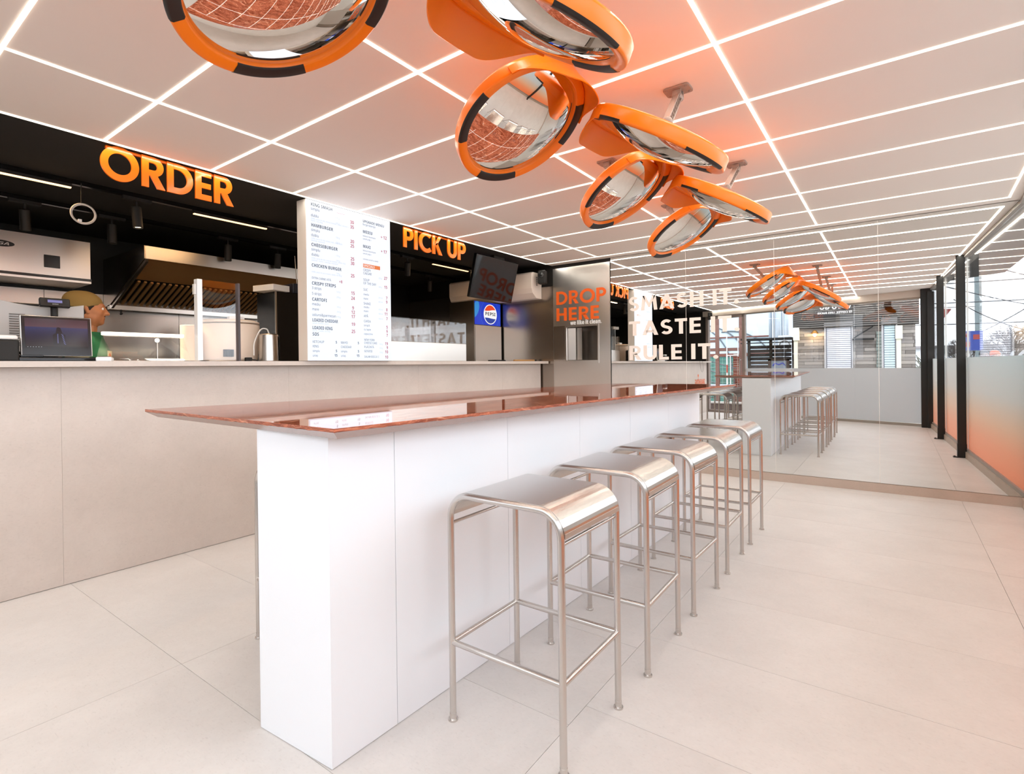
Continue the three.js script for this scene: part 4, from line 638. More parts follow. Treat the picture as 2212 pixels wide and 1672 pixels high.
// ---------------------------------------------------------------- people
{
  const cap = (p, a, b, ra, rb_) => { const bx0 = b[0] - a[0], by = b[1] - a[1], bz0 = b[2] - a[2], px = p[0] - a[0], py = p[1] - a[1], pz = p[2] - a[2]; let t = (px * bx0 + py * by + pz * bz0) / (bx0 * bx0 + by * by + bz0 * bz0 + 1e-12); t = t < 0 ? 0 : t > 1 ? 1 : t; return Math.hypot(px - bx0 * t, py - by * t, pz - bz0 * t) - (ra + (rb_ - ra) * t); };
  const smin = (a, b, k) => { const h = Math.max(k - Math.abs(a - b), 0) / k; return Math.min(a, b) - h * h * k * 0.25; };
  const field = (caps, k) => (p) => { let d = 9; for (const c of caps) d = smin(d, cap(p, c[0], c[1], c[2], c[3]), k); return d; };
  function surf(f, c, half, cell) { // mesh the zero level of f in a cube around c
    const N = Math.ceil(2 * half / cell), mc = new MarchingCubes(N, M.white, false, false, 200000), S = N / 2 * cell; mc.isolation = 0;
    for (let z = 0; z < N; z++) for (let y = 0; y < N; y++) for (let x = 0; x < N; x++) mc.field[z * N * N + y * N + x] = -f([c[0] + (x - N / 2) * cell, c[1] + (y - N / 2) * cell, c[2] + (z - N / 2) * cell]);
    mc.update(); const n = mc.count, a = new Float32Array(n * 3); for (let i = 0; i < n * 3; i++) a[i] = mc.positionArray[i] * S + c[i % 3];
    let g = new THREE.BufferGeometry(); g.setAttribute('position', new THREE.BufferAttribute(a, 3)); g = mergeVertices(g, 1e-4); g.computeVertexNormals(); g.setAttribute('uv', new THREE.BufferAttribute(new Float32Array(g.attributes.position.count * 2), 2)); return g;
  }
  const both = (f) => [...f(-1), ...f(1)];
  const torso = [[[0, 0.97, 0], [0, 1.2, 0.01], 0.125, 0.12], ...both((s) => [[[s * 0.07, 0.96, 0], [s * 0.075, 1.3, 0], 0.105, 0.115], [[s * 0.06, 1.38, -0.01], [s * 0.175, 1.41, -0.015], 0.08, 0.062]])];
  const arms = both((s) => [[[s * 0.195, 1.4, -0.015], [s * 0.245, 1.12, -0.03], 0.056, 0.042], [[s * 0.245, 1.12, -0.03], [s * 0.225, 0.99, 0.2], 0.042, 0.028]]);
  const legs = both((s) => [[[s * 0.09, 0.93, 0], [s * 0.1, 0.5, 0.01], 0.095, 0.058], [[s * 0.1, 0.5, 0.01], [s * 0.1, 0.09, -0.02], 0.058, 0.038]]), feet = both((s) => [[[s * 0.1, 0.045, -0.045], [s * 0.115, 0.035, 0.15], 0.04, 0.032]]);
  const neck = [[[0, 1.42, -0.01], [0, 1.56, 0.01], 0.062, 0.052]];
  const bodyF = field([...torso, ...arms, ...legs, ...feet, ...neck], 0.06);
  const headF = (p) => { const q = [p[0], p[1] - 1.655, p[2] - 0.015];
    let d = (Math.hypot(q[0] / 0.074, (q[1] - 0.02) / 0.098, (q[2] + 0.012) / 0.096) - 1) * 0.074;
    d = smin(d, cap(q, [0, -0.02, 0.045], [0, -0.088, 0.062], 0.048, 0.024), 0.035); d = smin(d, cap(q, [-0.03, -0.06, 0.02], [0.03, -0.06, 0.02], 0.045, 0.045), 0.03);
    d = smin(d, cap(q, [0, 0.012, 0.085], [0, -0.026, 0.108], 0.008, 0.0125), 0.014); d = smin(d, cap(q, [-0.012, -0.028, 0.096], [0.012, -0.028, 0.096], 0.0085, 0.0085), 0.01);
    d = smin(d, cap(q, [-0.04, 0.03, 0.074], [0.04, 0.03, 0.074], 0.012, 0.012), 0.016); d = smin(d, cap(q, [-0.019, -0.054, 0.082], [0.019, -0.054, 0.082], 0.0062, 0.0062), 0.008); d = smin(d, cap(q, [-0.016, -0.064, 0.08], [0.016, -0.064, 0.08], 0.007, 0.007), 0.008);
    for (const s of [-1, 1]) { d = -smin(-d, cap(q, [s * 0.03, 0.01, 0.098], [s * 0.034, 0.01, 0.097], 0.012, 0.012), 0.012); d = smin(d, cap(q, [s * 0.076, 0.018, -0.012], [s * 0.073, -0.025, 0], 0.013, 0.009), 0.01); d = smin(d, cap(q, [s * 0.042, -0.022, 0.062], [s * 0.052, -0.012, 0.035], 0.015, 0.02), 0.02); }
    return smin(d, cap(p, [0, 1.5, 0], [0, 1.6, 0.01], 0.053, 0.05), 0.03); };
  const hand = (s) => { const w = [s * 0.225, 0.99, 0.2], m = [], P = (x, y, z) => [w[0] + s * x, w[1] + y, w[2] + z];
    m.push([P(-0.018, -0.004, 0.03), P(-0.02, -0.012, 0.085), 0.015, 0.013], [P(0.012, -0.004, 0.03), P(0.016, -0.012, 0.08), 0.015, 0.013], [P(0, 0, -0.01), P(0, -0.004, 0.03), 0.026, 0.02]);
    [[-0.026, 0.07], [-0.01, 0.08], [0.007, 0.075], [0.022, 0.06]].forEach(([x, l]) => m.push([P(x, -0.012, 0.085), P(x, -0.03, 0.085 + l * 0.55), 0.0095, 0.009], [P(x, -0.03, 0.085 + l * 0.55), P(x, -0.062, 0.085 + l * 0.75), 0.009, 0.0075]));
    m.push([P(-0.028, -0.006, 0.03), P(-0.052, -0.02, 0.065), 0.012, 0.01], [P(-0.052, -0.02, 0.065), P(-0.05, -0.036, 0.095), 0.01, 0.008]);
    return surf(field(m, 0.008), P(0, -0.02, 0.07), 0.12, 0.0045); };
  const G = {
    body: merge([surf(bodyF, [0, 0.8, 0], 0.84, 0.02), surf(headF, [0, 1.64, 0.015], 0.17, 0.004), hand(-1), hand(1)]),
    shirt: surf((p) => Math.max(field([...torso, ...arms, [[0, 1.42, -0.01], [0, 1.47, 0], 0.075, 0.066]], 0.06)(p) - 0.018, 0.9 - p[1], p[1] - 1.49, p[2] > 0.155 && p[1] < 1.1 ? p[2] - 0.17 : -9), [0, 1.2, 0.02], 0.36, 0.011),
    sleeves: surf((p) => Math.max(field(arms, 0.03)(p) - 0.022, p[1] - 1.345), [0, 1.17, 0.08], 0.34, 0.011),
    trousers: surf((p) => Math.max(field([...legs, torso[0], torso[1], torso[3]], 0.05)(p) - 0.012, 0.07 - p[1], p[1] - 0.985), [0, 0.52, 0], 0.54, 0.016),
    shoes: surf((p) => Math.max(field([...feet, ...both((s) => [[[s * 0.1, 0.05, -0.03], [s * 0.1, 0.1, -0.025], 0.045, 0.045]])], 0.02)(p) - 0.008, 0.001 - p[1]), [0, 0.09, 0.05], 0.22, 0.01),
    beanie: surf((p) => { const q = [p[0], p[1] - 1.672, p[2] - 0.0]; let d = (Math.hypot(q[0] / 0.09, (q[1] - 0.012) / 0.112, (q[2] + 0.02) / 0.118) - 1) * 0.09; d = smin(d, cap(p, [0, 1.7, -0.06], [0, 1.73, -0.085], 0.06, 0.05), 0.05); return Math.max(d, 1.667 + 0.3 * p[2] - p[1]); }, [0, 1.71, -0.01], 0.165, 0.006),
  };
  const eyeG = [-1, 1].map((s) => new THREE.SphereGeometry(0.0118, 14, 10).translate(s * 0.031, 1.664, 0.094)), irisG = [-1, 1].map((s) => new THREE.SphereGeometry(0.0058, 10, 8).translate(s * 0.031, 1.664, 0.1012)), browG = [-1, 1].map((s) => rod([s * 0.016, 1.686, 0.1], [s * 0.046, 1.686, 0.088], 0.0042, 8));
  const mouG = tube([[-0.026, 1.6, 0.088], [-0.012, 1.61, 0.101], [0, 1.611, 0.103], [0.012, 1.61, 0.101], [0.026, 1.6, 0.088]], 0.005, 24, 8), hairG = surf((p) => { const q = [p[0], p[1] - 1.655, p[2] - 0.015]; return Math.max((Math.hypot(q[0] / 0.079, (q[1] - 0.02) / 0.104, (q[2] + 0.016) / 0.1) - 1) * 0.079, q[2] - 0.04 - 0.6 * (q[1] - 0.03), -0.06 - q[1]); }, [0, 1.67, 0], 0.15, 0.007);
  const person = (label, pos, turn, c) => {
    const t = thing('person', label, 'person', pos, turn), skin = std({ color: c.skin, roughness: 0.55 }), hair = std({ color: c.hair, roughness: 0.9 });
    mesh('body', G.body, skin, t); mesh('shirt', G.shirt, std({ color: c.shirt, roughness: 0.85 }), t); if (c.sleeves) mesh('sleeves', G.sleeves, std({ color: c.sleeves, roughness: 0.85 }), t); mesh('trousers', G.trousers, std({ color: c.trousers, roughness: 0.9 }), t); mesh('shoes', G.shoes, M.black, t);
    mesh('hair', hairG, hair, t);
    for (let i = 0; i < 2; i++) { mesh('eye', eyeG[i], std({ color: '#e8e0d8', roughness: 0.2 }), t); mesh('iris', irisG[i], std({ color: '#2a1a10', roughness: 0.2 }), t); mesh('eyebrow', browG[i], hair, t); }
    if (c.moustache) mesh('moustache', mouG, hair, t);
    if (c.hat) mesh(c.hatName, G.beanie, std({ color: c.hat, roughness: 0.95 }), t);
    return t;
  };
  const man = person('person in an olive beanie and green sweatshirt behind the counter, looking sideways', [-4.86, -0.018, -1.335], 2.72, { skin: '#b87a52', hair: '#2b2019', shirt: '#1f6b45', sleeves: '#d9cfa6', trousers: '#2a2826', hat: '#8b7240', hatName: 'beanie', moustache: true });
  // orange and cream print on the sweatshirt: a flat patch following the chest
  const pt = new THREE.PlaneGeometry(0.2, 0.24, 10, 12), pp = pt.attributes.position; for (let i = 0; i < pp.count; i++) { const x = pp.getX(i), y = 1.23 + pp.getY(i); pp.setXYZ(i, x, y, 0.1415 - x * x * 1.1); } pt.computeVertexNormals();
  mesh('shirt_print', pt, std({ color: '#ffffff', roughness: 0.85, map: canvasTex(256, 256, (x, w, h) => { x.fillStyle = '#d9d2a8'; x.fillRect(0, 0, w, h); x.fillStyle = '#e2761b'; x.beginPath(); x.ellipse(90, 70, 70, 40, 0.6, 0, 7); x.fill(); x.beginPath(); x.ellipse(130, 150, 40, 70, 0.4, 0, 7); x.fill(); x.fillStyle = '#f6efdf'; x.beginPath(); x.ellipse(140, 200, 50, 30, -0.5, 0, 7); x.fill(); }) }), man);
  person('person in a black cap half hidden behind the round cooker in the kitchen', [-5.05, -0.09, -2.83], 1.0, { skin: '#c2683a', hair: '#17120f', shirt: '#3a2c26', trousers: '#2a2826', hat: '#141210', hatName: 'cap' });
  person('person in an orange hat outside the street windows, seen in the mirror', [2.1, -0.36, 6.4], 2.6, { skin: '#c08c6c', hair: '#3a2c22', shirt: '#3a3f45', trousers: '#2a2e36', hat: '#f2641e', hatName: 'hat' });
  person('person in dark clothes and hood outside the street windows, beside the orange hat', [1.93, -0.33, 6.9], 2.9, { skin: '#8c705e', hair: '#1a1614', shirt: '#22242a', trousers: '#22242a', hat: '#1d1f26', hatName: 'hood' });
}

// ---------------------------------------------------------------- outside, seen through the glazing in the mirror
{
  const GY = -0.36;
  const pave = dataTex(256, 256, (u, v) => { const s = (n32(u, v) - 0.5) * 22 + (n128(u, v) - 0.5) * 18; return [150 + s, 147 + s, 143 + s]; }, [3, 3]);
  struct('ground', slab([[-60, ZM - 40], [60, ZM - 40], [60, 90], [-60, 90]], GY - 0.2, GY - 0.001), std({ map: pave, roughness: 0.9 }));
  struct('trim_7', [slab(roomPoly(0.12, -6.4), GY, -0.141)], M.grout, 'raised base of the shop');
  struct('roof', [slab([[-6.6, ZM - 0.5], [1.5, ZM - 0.5], [1.5, 0.2], [0.9, 0.75], [-3.7, 2.35], [-6.6, 2.35]], CEIL + 0.165, CEIL + 0.5)], M.black);
  // coffee kiosk: planked walls, dark slatted fascia with print, shutters
  const kz = 4.2, t = thing('coffee_kiosk', 'grey planked coffee kiosk with a dark slatted fascia and roller shutters', 'kiosk', [-0.8, GY, kz]), X = 0.8, Y = -GY;
  const pl = [[], [], []], cols = ['#8f8883', '#a29a93', '#78716c'];
  const xs = (r) => { const o = [-2.06]; let x = -2.06 + (r % 3) * 0.22 + 0.15; while (x < 0.42) { o.push(x); x += rr(0.42, 0.75); } o.push(0.43); return o; };
  mesh('wall', bb(-2.06 + X, 0.43 + X, 0, 3.1, 0.02, 2.4), std({ color: '#4a4541', roughness: 0.9 }), t);
  for (let r = 0; r < 30; r++) { const y = r * 0.082, e = xs(r); for (let i = 0; i + 1 < e.length; i++) { const w = e[i + 1] - e[i]; if (w > 0.02) pl[Math.floor(rnd() * 3)].push(bb(e[i] + 0.003 + X, e[i + 1] - 0.003 + X, y + 0.003, y + 0.079, -rr(0.006, 0.014), 0.02)); } }
  pl.forEach((g, i) => { const o = mesh('plank_cladding', g, std({ color: cols[i], roughness: 0.85 }), t); o.userData.kind = 'stuff'; });
  const fas = []; for (let y = 2.44; y < 3.15; y += 0.052) fas.push(bb(-2.16 + X, 0.5 + X, y, y + 0.034, -0.1, -0.06)); const fo = mesh('fascia_slats', fas, std({ color: '#6a6560', roughness: 0.6 }), t); fo.userData.kind = 'stuff';
  mesh('fascia_board', bb(-2.16 + X, 0.5 + X, 2.42, 3.15, -0.055, 0.0), std({ color: '#2c2826', roughness: 0.7 }), t);
  const sg = canvasTex(1024, 400, (x, w, h) => { x.fillStyle = '#2f2c2b'; x.fillRect(0, 0, w, h); x.fillStyle = '#f4f2f0'; x.font = 'bold 190px sans-serif'; x.fillText('VE TO GO', 30, 190, 960); x.font = 'bold 84px sans-serif'; x.fillText('TE COFFEE, LESS BUCKS', 4, 330, 990); });
  mesh('sign_board', [new THREE.PlaneGeometry(0.84, 0.33).rotateY(Math.PI).translate(-1.24 + X, 2.585 + Y - 0.06, -0.106)], std({ map: sg, roughness: 0.5 }), t); mesh('sign_back', bb(-1.67 + X, -0.81 + X, 2.35 + Y, 2.72 + Y, -0.104, -0.1), M.black, t);
  const mo = new THREE.Shape(); mo.absarc(0, 0, 0.2, -1.75, 1.75, false); mo.absarc(-0.13, 0.02, 0.19, 1.1, -1.1, true); mesh('moon_emblem', ext(mo, 0.012).rotateY(Math.PI).scale(-1, 1, 1).rotateY(Math.PI).translate(0.02 + X, 2.55 + Y, -0.125), std({ color: '#d5dde6', roughness: 0.5 }), t);
  const shut = (x0, x1, y0, y1, n, c) => { const s = mesh('roller_shutter', bb(x0 + X, x1 + X, y0 + Y, y1 + Y, -0.03, -0.016), std({ color: '#8d8f98', roughness: 0.5 }), t); const sl = []; for (let k = 0; k < n; k++) { const y = y0 + (y1 - y0) * (k + 0.5) / n; sl.push(rb(x1 - x0 - 0.04, (y1 - y0) / n * 0.8, 0.022, 0.008, (x0 + x1) / 2 + X, y + Y, -0.036, 2)); } const o = mesh('shutter_slats', sl, std({ color: c, roughness: 0.45 }), s); o.userData.kind = 'stuff'; mesh('shutter_frame', [bb(x0 - 0.035 + X, x0 + X, y0 + Y, y1 + Y, -0.06, -0.015), bb(x1 + X, x1 + 0.03 + X, y0 + Y, y1 + Y, -0.06, -0.015), bb(x0 - 0.035 + X, x1 + 0.03 + X, y1 + Y, y1 + 0.13 + Y, -0.09, -0.015)], std({ color: '#b9b7b8', roughness: 0.5 }), s); };
  shut(-1.41, -0.85, 0.35, 2.08, 34, '#d4d5dc'); shut(-0.2, 0.05, 0.35, 2.1, 30, '#c9dde2');
  mesh('stone_pilaster', Array.from({ length: 24 }, (_, k) => rb(0.12 + rr(-0.02, 0.02), 0.075, 0.05, 0.012, -0.28 + X, 0.4 + k * 0.08, -0.03, 1)), std({ color: '#7c8580', roughness: 0.9 }), t).userData.kind = 'stuff';
  mesh('planter_shelf', [bb(-0.83 + X, -0.38 + X, 1.72 + Y, 1.76 + Y, -0.16, -0.02), bar([-0.8 + X, 1.78 + Y, -0.1], [-0.4 + X, 2.05 + Y, -0.1], 0.03, 0.03)], M.black, t);
  mesh('cream_post', [bb(0.06 + X, 0.15 + X, 0.2, 1.74 + Y, -0.1, -0.02), rb(0.14, 0.32, 0.12, 0.01, 0.11 + X, 1.88 + Y, -0.08)], std({ color: '#e9e6d2', roughness: 0.6 }), t);
  mesh('cream_post', [bb(-2.14 + X, -2.06 + X, 0.2, 1.8 + Y, -0.1, 0.0), rb(0.14, 0.34, 0.12, 0.01, -2.08 + X, 1.93 + Y, -0.08)], std({ color: '#e9e6d2', roughness: 0.6 }), t);
  const wl = thing('wall_lamp', 'lit bulkhead wall lamp with a brass hood on the kiosk wall', 'wall lamp', [-1.652, 1.9, kz - 0.02]); mesh('hood', lathe([[0.02, 0.08], [0.045, 0.07], [0.09, 0.0], [0.086, -0.004], [0.04, 0.06], [0.018, 0.07]], 24).translate(0, 0.03, -0.1), std({ color: '#9a6b32', metalness: 0.7, roughness: 0.4 }), wl); mesh('arm', rod([0, 0.1, 0], [0, 0.1, -0.1], 0.012), M.black, wl); mesh('bulb', new THREE.SphereGeometry(0.045, 20, 14).scale(1, 1.3, 1).translate(0, 0.0, -0.1), glow(new THREE.Color(1, 0.72, 0.34), 3), wl);
  { const p = new THREE.PointLight(new THREE.Color(1, 0.7, 0.36), 0.6, 0, 2); p.position.set(-1.652, 1.9, kz - 0.12); scene.add(p); }
  // dark slatted fence with a roof frame and framed poster
  const fz = 5.4, fe = thing('slatted_fence', 'dark brown slatted timber fence under a thin roof frame, left of the kiosk', 'fence', [-2.8, GY, fz]), FX = 2.8;
  for (let k = 0; k < 15; k++) mesh('slat', bb(-3.52 + FX, -2.38 + FX, 0.35 + k * 0.115, 0.35 + k * 0.115 + 0.095, rr(-0.01, 0.01), 0.03 + rr(0, 0.01)), std({ color: ['#3a322e', '#463c36', '#2f2926'][k % 3], roughness: 0.6 }), fe);
  for (const x of [-3.55, -2.95, -2.36]) mesh('post', bb(x + FX, x + 0.07 + FX, 0, 2.2, -0.05, 0.06), std({ color: '#33291f', roughness: 0.7 }), fe);
  mesh('roof_frame', [bb(-3.62 + FX, -2.28 + FX, 2.2, 2.25, -0.6, 0.1), bb(-3.62 + FX, -2.28 + FX, 2.1, 2.13, -0.6, -0.56)], M.black, fe); mesh('poster_frame', [bb(-2.98 + FX, -2.9 + FX, 0.6, 1.65, -0.1, -0.05), bb(-2.5 + FX, -2.42 + FX, 0.6, 1.65, -0.1, -0.05), bb(-2.98 + FX, -2.42 + FX, 1.6, 1.67, -0.1, -0.05)], std({ color: '#4c3a2f', roughness: 0.6 }), fe);
  mesh('poster', bb(-2.9 + FX, -2.5 + FX, 0.6, 1.6, -0.07, -0.06), std({ color: '#9aa6b4', roughness: 0.4 }), fe); mesh('blue_print', [tube([[-2.86 + FX, 1.45, -0.075], [-2.8 + FX, 1.52, -0.075], [-2.7 + FX, 1.49, -0.075], [-2.6 + FX, 1.53, -0.075], [-2.54 + FX, 1.46, -0.075]], 0.016)], std({ color: '#4a55c8', roughness: 0.5 }), fe);
  // pale polytunnel wall with arched hoops, silvery columns and a wall fan unit
  const pz = 7.6, pt = thing('polytunnel', 'pale blue translucent polytunnel wall with dark arched hoops', 'polytunnel', [-4, GY, pz]), PX = 4;
  mesh('sheet', bb(-7 + PX, -3.35 + PX, 0.9, 4.2, 0, 0.02), std({ color: '#c9dbe6', roughness: 0.5 }), pt);
  for (const [x, r] of [[-5.6, 1.7], [-4.6, 1.45], [-6.4, 1.9]]) mesh('hoop', tube(arcPts(x + PX, 1.2, r, 4, 100, 20).map(([a, b]) => [a, b, -0.03]), 0.022, 40, 8), std({ color: '#5f6b73', roughness: 0.5 }), pt);
  mesh('cross_rail', [bb(-7 + PX, -3.35 + PX, 2.42, 2.46, -0.05, 0), bb(-7 + PX, -3.35 + PX, 1.78, 1.88, -0.06, 0)], std({ color: '#7d4a3e', roughness: 0.6 }), pt);
  mesh('green_screen', bb(-7 + PX, -4.05 + PX, 0.1, 1.76, -0.03, 0), std({ color: '#4f8479', roughness: 0.8 }), pt);
  const mg = []; for (let x = -6.9; x < -4.1; x += 0.13) mg.push(bb(x + PX, x + 0.012 + PX, 0.3, 1.74, -0.05, -0.04)); for (let y = 0.35; y < 1.74; y += 0.13) mg.push(bb(-7 + PX, -4.05 + PX, y, y + 0.012, -0.055, -0.042)); mesh('wire_mesh', mg, std({ color: '#8fb0a6', roughness: 0.6 }), pt).userData.kind = 'stuff';
  for (const [x, r] of [[-3.75, 0.14], [-3.42, 0.12], [-3.12, 0.14], [-2.86, 0.1]]) { const c = thing('steel_column', 'tall silvery round column standing behind the slatted fence', 'column', [x, GY, pz + 0.3], 0, 'silvery columns behind the fence'); mesh('shaft', cyl(r, r, 4.2, 0, 2.1, 0, 24), std({ color: '#b9c2cb', metalness: 0.4, roughness: 0.35 }), c); mesh('collar', cyl(r + 0.015, r + 0.015, 0.06, 0, 1.9, 0, 24), std({ color: '#9aa4ad', roughness: 0.4 }), c); }
  const wb = thing('white_building', 'pale blue-white building with small shutters behind the columns', 'building', [-3.2, GY, 11]); mesh('wall', bb(-3, 2.2, 0, 5, 0, 2), std({ color: '#dfe6ec', roughness: 0.8 }), wb); for (let k = 0; k < 4; k++) mesh('window', bb(0.75, 1.35, 1.7 + k * 0.62, 2.15 + k * 0.62, -0.03, 0), std({ color: '#4a6078', roughness: 0.3 }), wb);
  const fan = thing('fan_unit', 'white wall fan unit with a round grille beside the kiosk corner', 'fan unit', [-2.72, 1.72, 6.6]); mesh('case', rb(0.36, 0.5, 0.22, 0.02, 0, 0.05, 0), std({ color: '#dfe4e6', roughness: 0.5 }), fan); mesh('grille', new THREE.TorusGeometry(0.14, 0.016, 8, 28).translate(0, 0, -0.115), M.plasticGrey, fan); mesh('support', rod([0, -0.2, 0.05], [0, -2.08, 0.05], 0.02), M.plasticGrey, fan);
  // brick pillar of single bricks
  const bp = thing('brick_pillar', 'square red brick pillar with pale mortar joints at the terrace edge', 'pillar', [-3.98, GY, 6.1]); mesh('mortar', bb(-0.115, 0.115, 0, 1.84, -0.115, 0.115), std({ color: '#cbbfb4', roughness: 0.9 }), bp);
  const bm = ['#8f4632', '#a1523b', '#7c3a2a'].map((c) => std({ color: c, roughness: 0.85 })), bg = [rb(0.122, 0.058, 0.24, 0.006, 0, 0, 0, 1), rb(0.112, 0.058, 0.24, 0.006, 0, 0, 0, 1)];
  for (let r = 0; r < 26; r++) for (let k = 0; k < 2; k++) { const o = mesh('brick', bg[k], bm[Math.floor(rnd() * 3)], bp); const sh = r % 2 ? 0.012 : -0.012; o.position.set((k ? 0.0655 : -0.0655) + (k ? sh * 0.3 : sh * 0.3) + rr(-0.001, 0.001), 0.034 + r * 0.07, rr(-0.002, 0.002)); }
  // railing, brown frames, red-white rod
  const rl = thing('metal_railing', 'thin grey metal railing sloping down the terrace steps outside', 'railing', [-4.6, GY, 5.9]); for (const y of [0.85, 1.2, 1.5]) mesh('rail', rod([-1, y + 0.35, 0], [0.6, y - 0.12, 0], 0.016, 8), std({ color: '#6c7478', metalness: 0.5, roughness: 0.5 }), rl); for (const x of [-0.9, -0.4, 0.1, 0.55]) mesh('post', rod([x, 0, 0], [x, 1.62 - (x + 1) * 0.29, 0], 0.018, 8), std({ color: '#5b6266', metalness: 0.5, roughness: 0.5 }), rl);
  const bf = thing('terrace_pergola', 'rusty brown steel pergola posts of the terrace outside the entrance', 'pergola', [-4.3, GY, 5.6]); for (const x of [-0.18, 0.52]) mesh('post', bb(x - 0.05, x + 0.05, 0, 3.6, -0.05, 0.05), std({ color: '#7b564c', roughness: 0.7 }), bf); mesh('beam', bb(-0.9, 0.6, 1.92, 2.02, -0.04, 0.04), std({ color: '#7b564c', roughness: 0.7 }), bf); mesh('beam', bb(-0.9, -0.23, 2.2, 2.28, -0.04, 0.04), std({ color: '#7b564c', roughness: 0.7 }), bf);
  const rw = thing('barrier_rod', 'thin red and white striped rod standing by the terrace', 'rod', [-4.05, GY, 5.0]); for (let k = 0; k < 6; k++) mesh('band', cyl(0.022, 0.022, 0.3, 0, 0.15 + k * 0.3, 0, 12), std({ color: k % 2 ? '#f0ece8' : '#c04a38', roughness: 0.5 }), rw);
  const wf = thing('white_tube_frame', 'white bent tube frame standing on the terrace behind the rod', 'frame', [-4.0, GY, 5.2]); mesh('tube', [rod([-0.1, 1.6, 0], [-0.1, 2.4, 0], 0.014), rod([0.22, 1.75, 0], [0.22, 2.3, 0], 0.014), rod([-0.1, 1.78, 0], [0.22, 1.78, 0], 0.014), rod([0, 0, 0], [0, 1.78, 0], 0.014)], M.whiteMatt, wf);
  const st = thing('terrace_plinth', 'low dark brown plinth with a pale paved top outside the entrance', 'plinth', [-4.2, GY, 4.6]); mesh('wall', bb(-1.2, 0.9, 0, 0.36, 0, 0.25), std({ color: '#4d3832', roughness: 0.8 }), st); mesh('cap', bb(-1.25, 0.95, 0.361, 0.4, -0.03, 0.3), std({ color: '#b8b0a8', roughness: 0.8 }), st);
  // street side: poles, wires, trees, boards
  const pole = (x, z, h, r, label) => { const p = thing('street_pole', label, 'pole', [x, GY, z], 0, 'street poles with overhead wires'); mesh('shaft', cyl(r * 0.75, r, h, 0, h / 2, 0, 14), std({ color: '#9aa8ab', roughness: 0.6 }), p); mesh('cross_arm', bb(-0.9, 0.9, h - 1.2, h - 1.08, -0.06, 0.06), std({ color: '#80898c', roughness: 0.6 }), p); mesh('insulator', [cyl(0.05, 0.05, 0.2, -0.8, h - 1.0, 0, 8), cyl(0.05, 0.05, 0.2, 0.8, h - 1.0, 0, 8)], M.plasticGrey, p); };
  pole(2.55, 20, 11, 0.16, 'thick grey street pole left of the bare trees'); pole(3.6, 25, 12, 0.17, 'thin grey street pole right of the black post in the mirror');
  const wire = (a, b, sag) => tube([a, [(a[0] * 3 + b[0]) / 4, (a[1] * 3 + b[1]) / 4 - sag * 0.75, (a[2] * 3 + b[2]) / 4], [(a[0] + b[0]) / 2, (a[1] + b[1]) / 2 - sag, (a[2] + b[2]) / 2], [(a[0] + b[0] * 3) / 4, (a[1] + b[1] * 3) / 4 - sag * 0.75, (a[2] + b[2] * 3) / 4], b], 0.022, 40, 5);
  [[[-4, 5.0, 20], [14, 4.9, 20]], [[-4, 3.1, 20], [14, 3.1, 21]], [[1.5, 6.4, 20], [10, 3.6, 24]], [[2, 4.6, 20], [10, 3.0, 26]], [[2.2, 3.9, 19], [6, 2.4, 24]], [[6, 4.4, 22], [2.8, 2.2, 30]], [[8, 4.0, 22], [3.2, 2.0, 30]], [[-4, 4.3, 22], [14, 4.2, 23]]].forEach(([a, b], i) => { const w = thing('overhead_wire', ['dark overhead wire running level, highest across the pale sky', 'lowest level overhead wire, running just above the trees', 'overhead wire slanting down from the roof edge towards the right', 'second slanting overhead wire below the roof edge', 'short slanting overhead wire beside the street pole', 'thin faint overhead wire rising to the right, upper of two', 'thin faint overhead wire rising to the right, lower of two', 'level overhead wire just below the highest one'][i], 'wire', [0, 0, 0], 0, 'overhead wires above the street'); mesh('wire', wire(a, b, 0.25), std({ color: '#4b5056', roughness: 0.7 }), w); });
  const tree = (x, z, h, sc, label) => { const t = thing('bare_tree', label, 'tree', [x, GY, z], 0), gs = []; const grow = (p, d, l, r, n) => { const q = [p[0] + d[0] * l, p[1] + d[1] * l, p[2] + d[2] * l]; gs.push(rod(p, q, r, n > 3 ? 6 : 3, r * 0.7)); if (n <= 0) return; for (let k = 0; k < (n > 4 ? 4 : 3); k++) { const v = V(d[0] + rr(-0.75, 0.75), d[1] + rr(-0.25, 0.5), d[2] + rr(-0.75, 0.75)).normalize(); grow(q, v.toArray(), l * rr(0.66, 0.86), r * 0.64, n - 1); } };
    grow([0, 0, 0], [0, 1, 0], h, sc * 0.11, 6); const m = mesh('trunk', gs[0], std({ color: '#5a514b', roughness: 0.9 }), t); const b = mesh('branches', gs.slice(1), std({ color: '#655e5a', roughness: 0.9 }), t); b.userData.kind = 'stuff'; };
  tree(5.2, 27, 0.9, 1.1, 'wide bare grey tree behind the street, right of the poles'); tree(7.5, 29, 1.0, 1.2, 'bare grey tree at the right end of the street view'); tree(4.0, 34, 0.8, 1, 'smaller bare tree farther back between the poles');
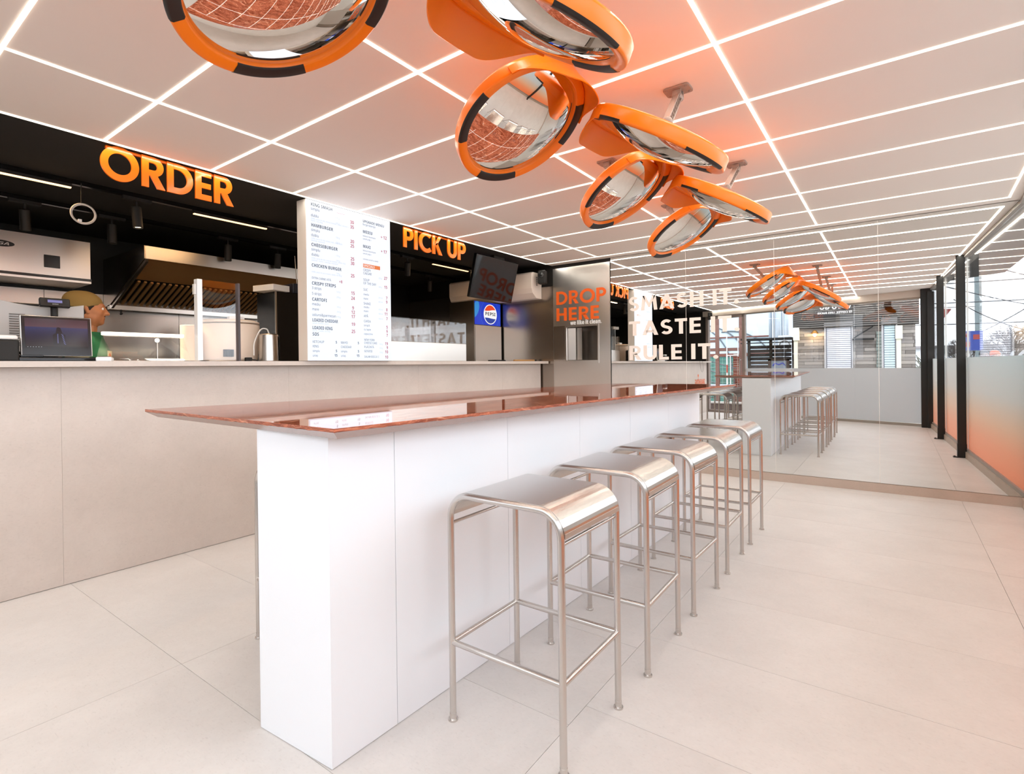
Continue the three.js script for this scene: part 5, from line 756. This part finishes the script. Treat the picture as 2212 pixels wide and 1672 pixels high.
  const hd = thing('hedge', 'grey-green leafless hedge along the far side of the street', 'hedge', [6, GY, 31]); const hg = []; for (let k = 0; k < 900; k++) { const x = rr(-5, 6), y = rr(0, 1.6), z = rr(-0.6, 0.6); hg.push(rod([x, y, z], [x + rr(-0.3, 0.3), y + rr(0.1, 0.5), z + rr(-0.2, 0.2)], 0.03, 3)); } const ho = mesh('twigs', hg, std({ color: '#6f6f66', roughness: 0.9 }), hd); ho.userData.kind = 'stuff'; mesh('core', rb(11, 1.2, 0.8, 0.3, 0.5, 0.6, 0), std({ color: '#63645c', roughness: 1 }), hd);
  const bd = thing('sign_board', 'blue and red advertising board on the street behind the poles', 'sign', [2.6, GY, 17]); mesh('board', bb(-0.45, 0.35, 1.95, 2.75, -0.03, 0.03), std({ color: '#3f58b8', roughness: 0.5 }), bd); mesh('red_patch', [bb(-0.3, -0.05, 2.1, 2.3, -0.04, -0.031), bb(0.05, 0.25, 2.4, 2.6, -0.04, -0.031), bb(-0.35, -0.1, 2.5, 2.65, -0.04, -0.031)], std({ color: '#c0504a', roughness: 0.5 }), bd); mesh('post', [bb(-0.4, -0.34, 0, 1.95, -0.03, 0.03), bb(0.24, 0.3, 0, 1.95, -0.03, 0.03)], M.plasticGrey, bd);
  const bn = thing('pennant', 'small red pennant flag hanging in the street', 'flag', [1.55, 2.95, 14]); mesh('cloth', ext(polyShape([[-0.18, 0.2], [0.22, 0.16], [-0.08, -0.28]]), 0.012), std({ color: '#b8413c', roughness: 0.8 }), bn); mesh('line', rod([-0.9, 0.26, 0], [0.9, 0.2, 0], 0.012, 6), M.plasticGrey, bn);
  const bl = thing('street_building', 'long pale low building across the street', 'building', [0, GY, 45]); mesh('wall', bb(-14, 20, 0, 2.6, 0, 5), std({ color: '#c9ccd0', roughness: 0.9 }), bl); mesh('roof', bb(-14.3, 20.3, 2.601, 2.8, -0.3, 5.3), std({ color: '#8a8587', roughness: 0.8 }), bl);
}

scene.traverse((o) => { if (o.isLight && o.shadow) o.castShadow = true; });
renderer.render(scene, camera);
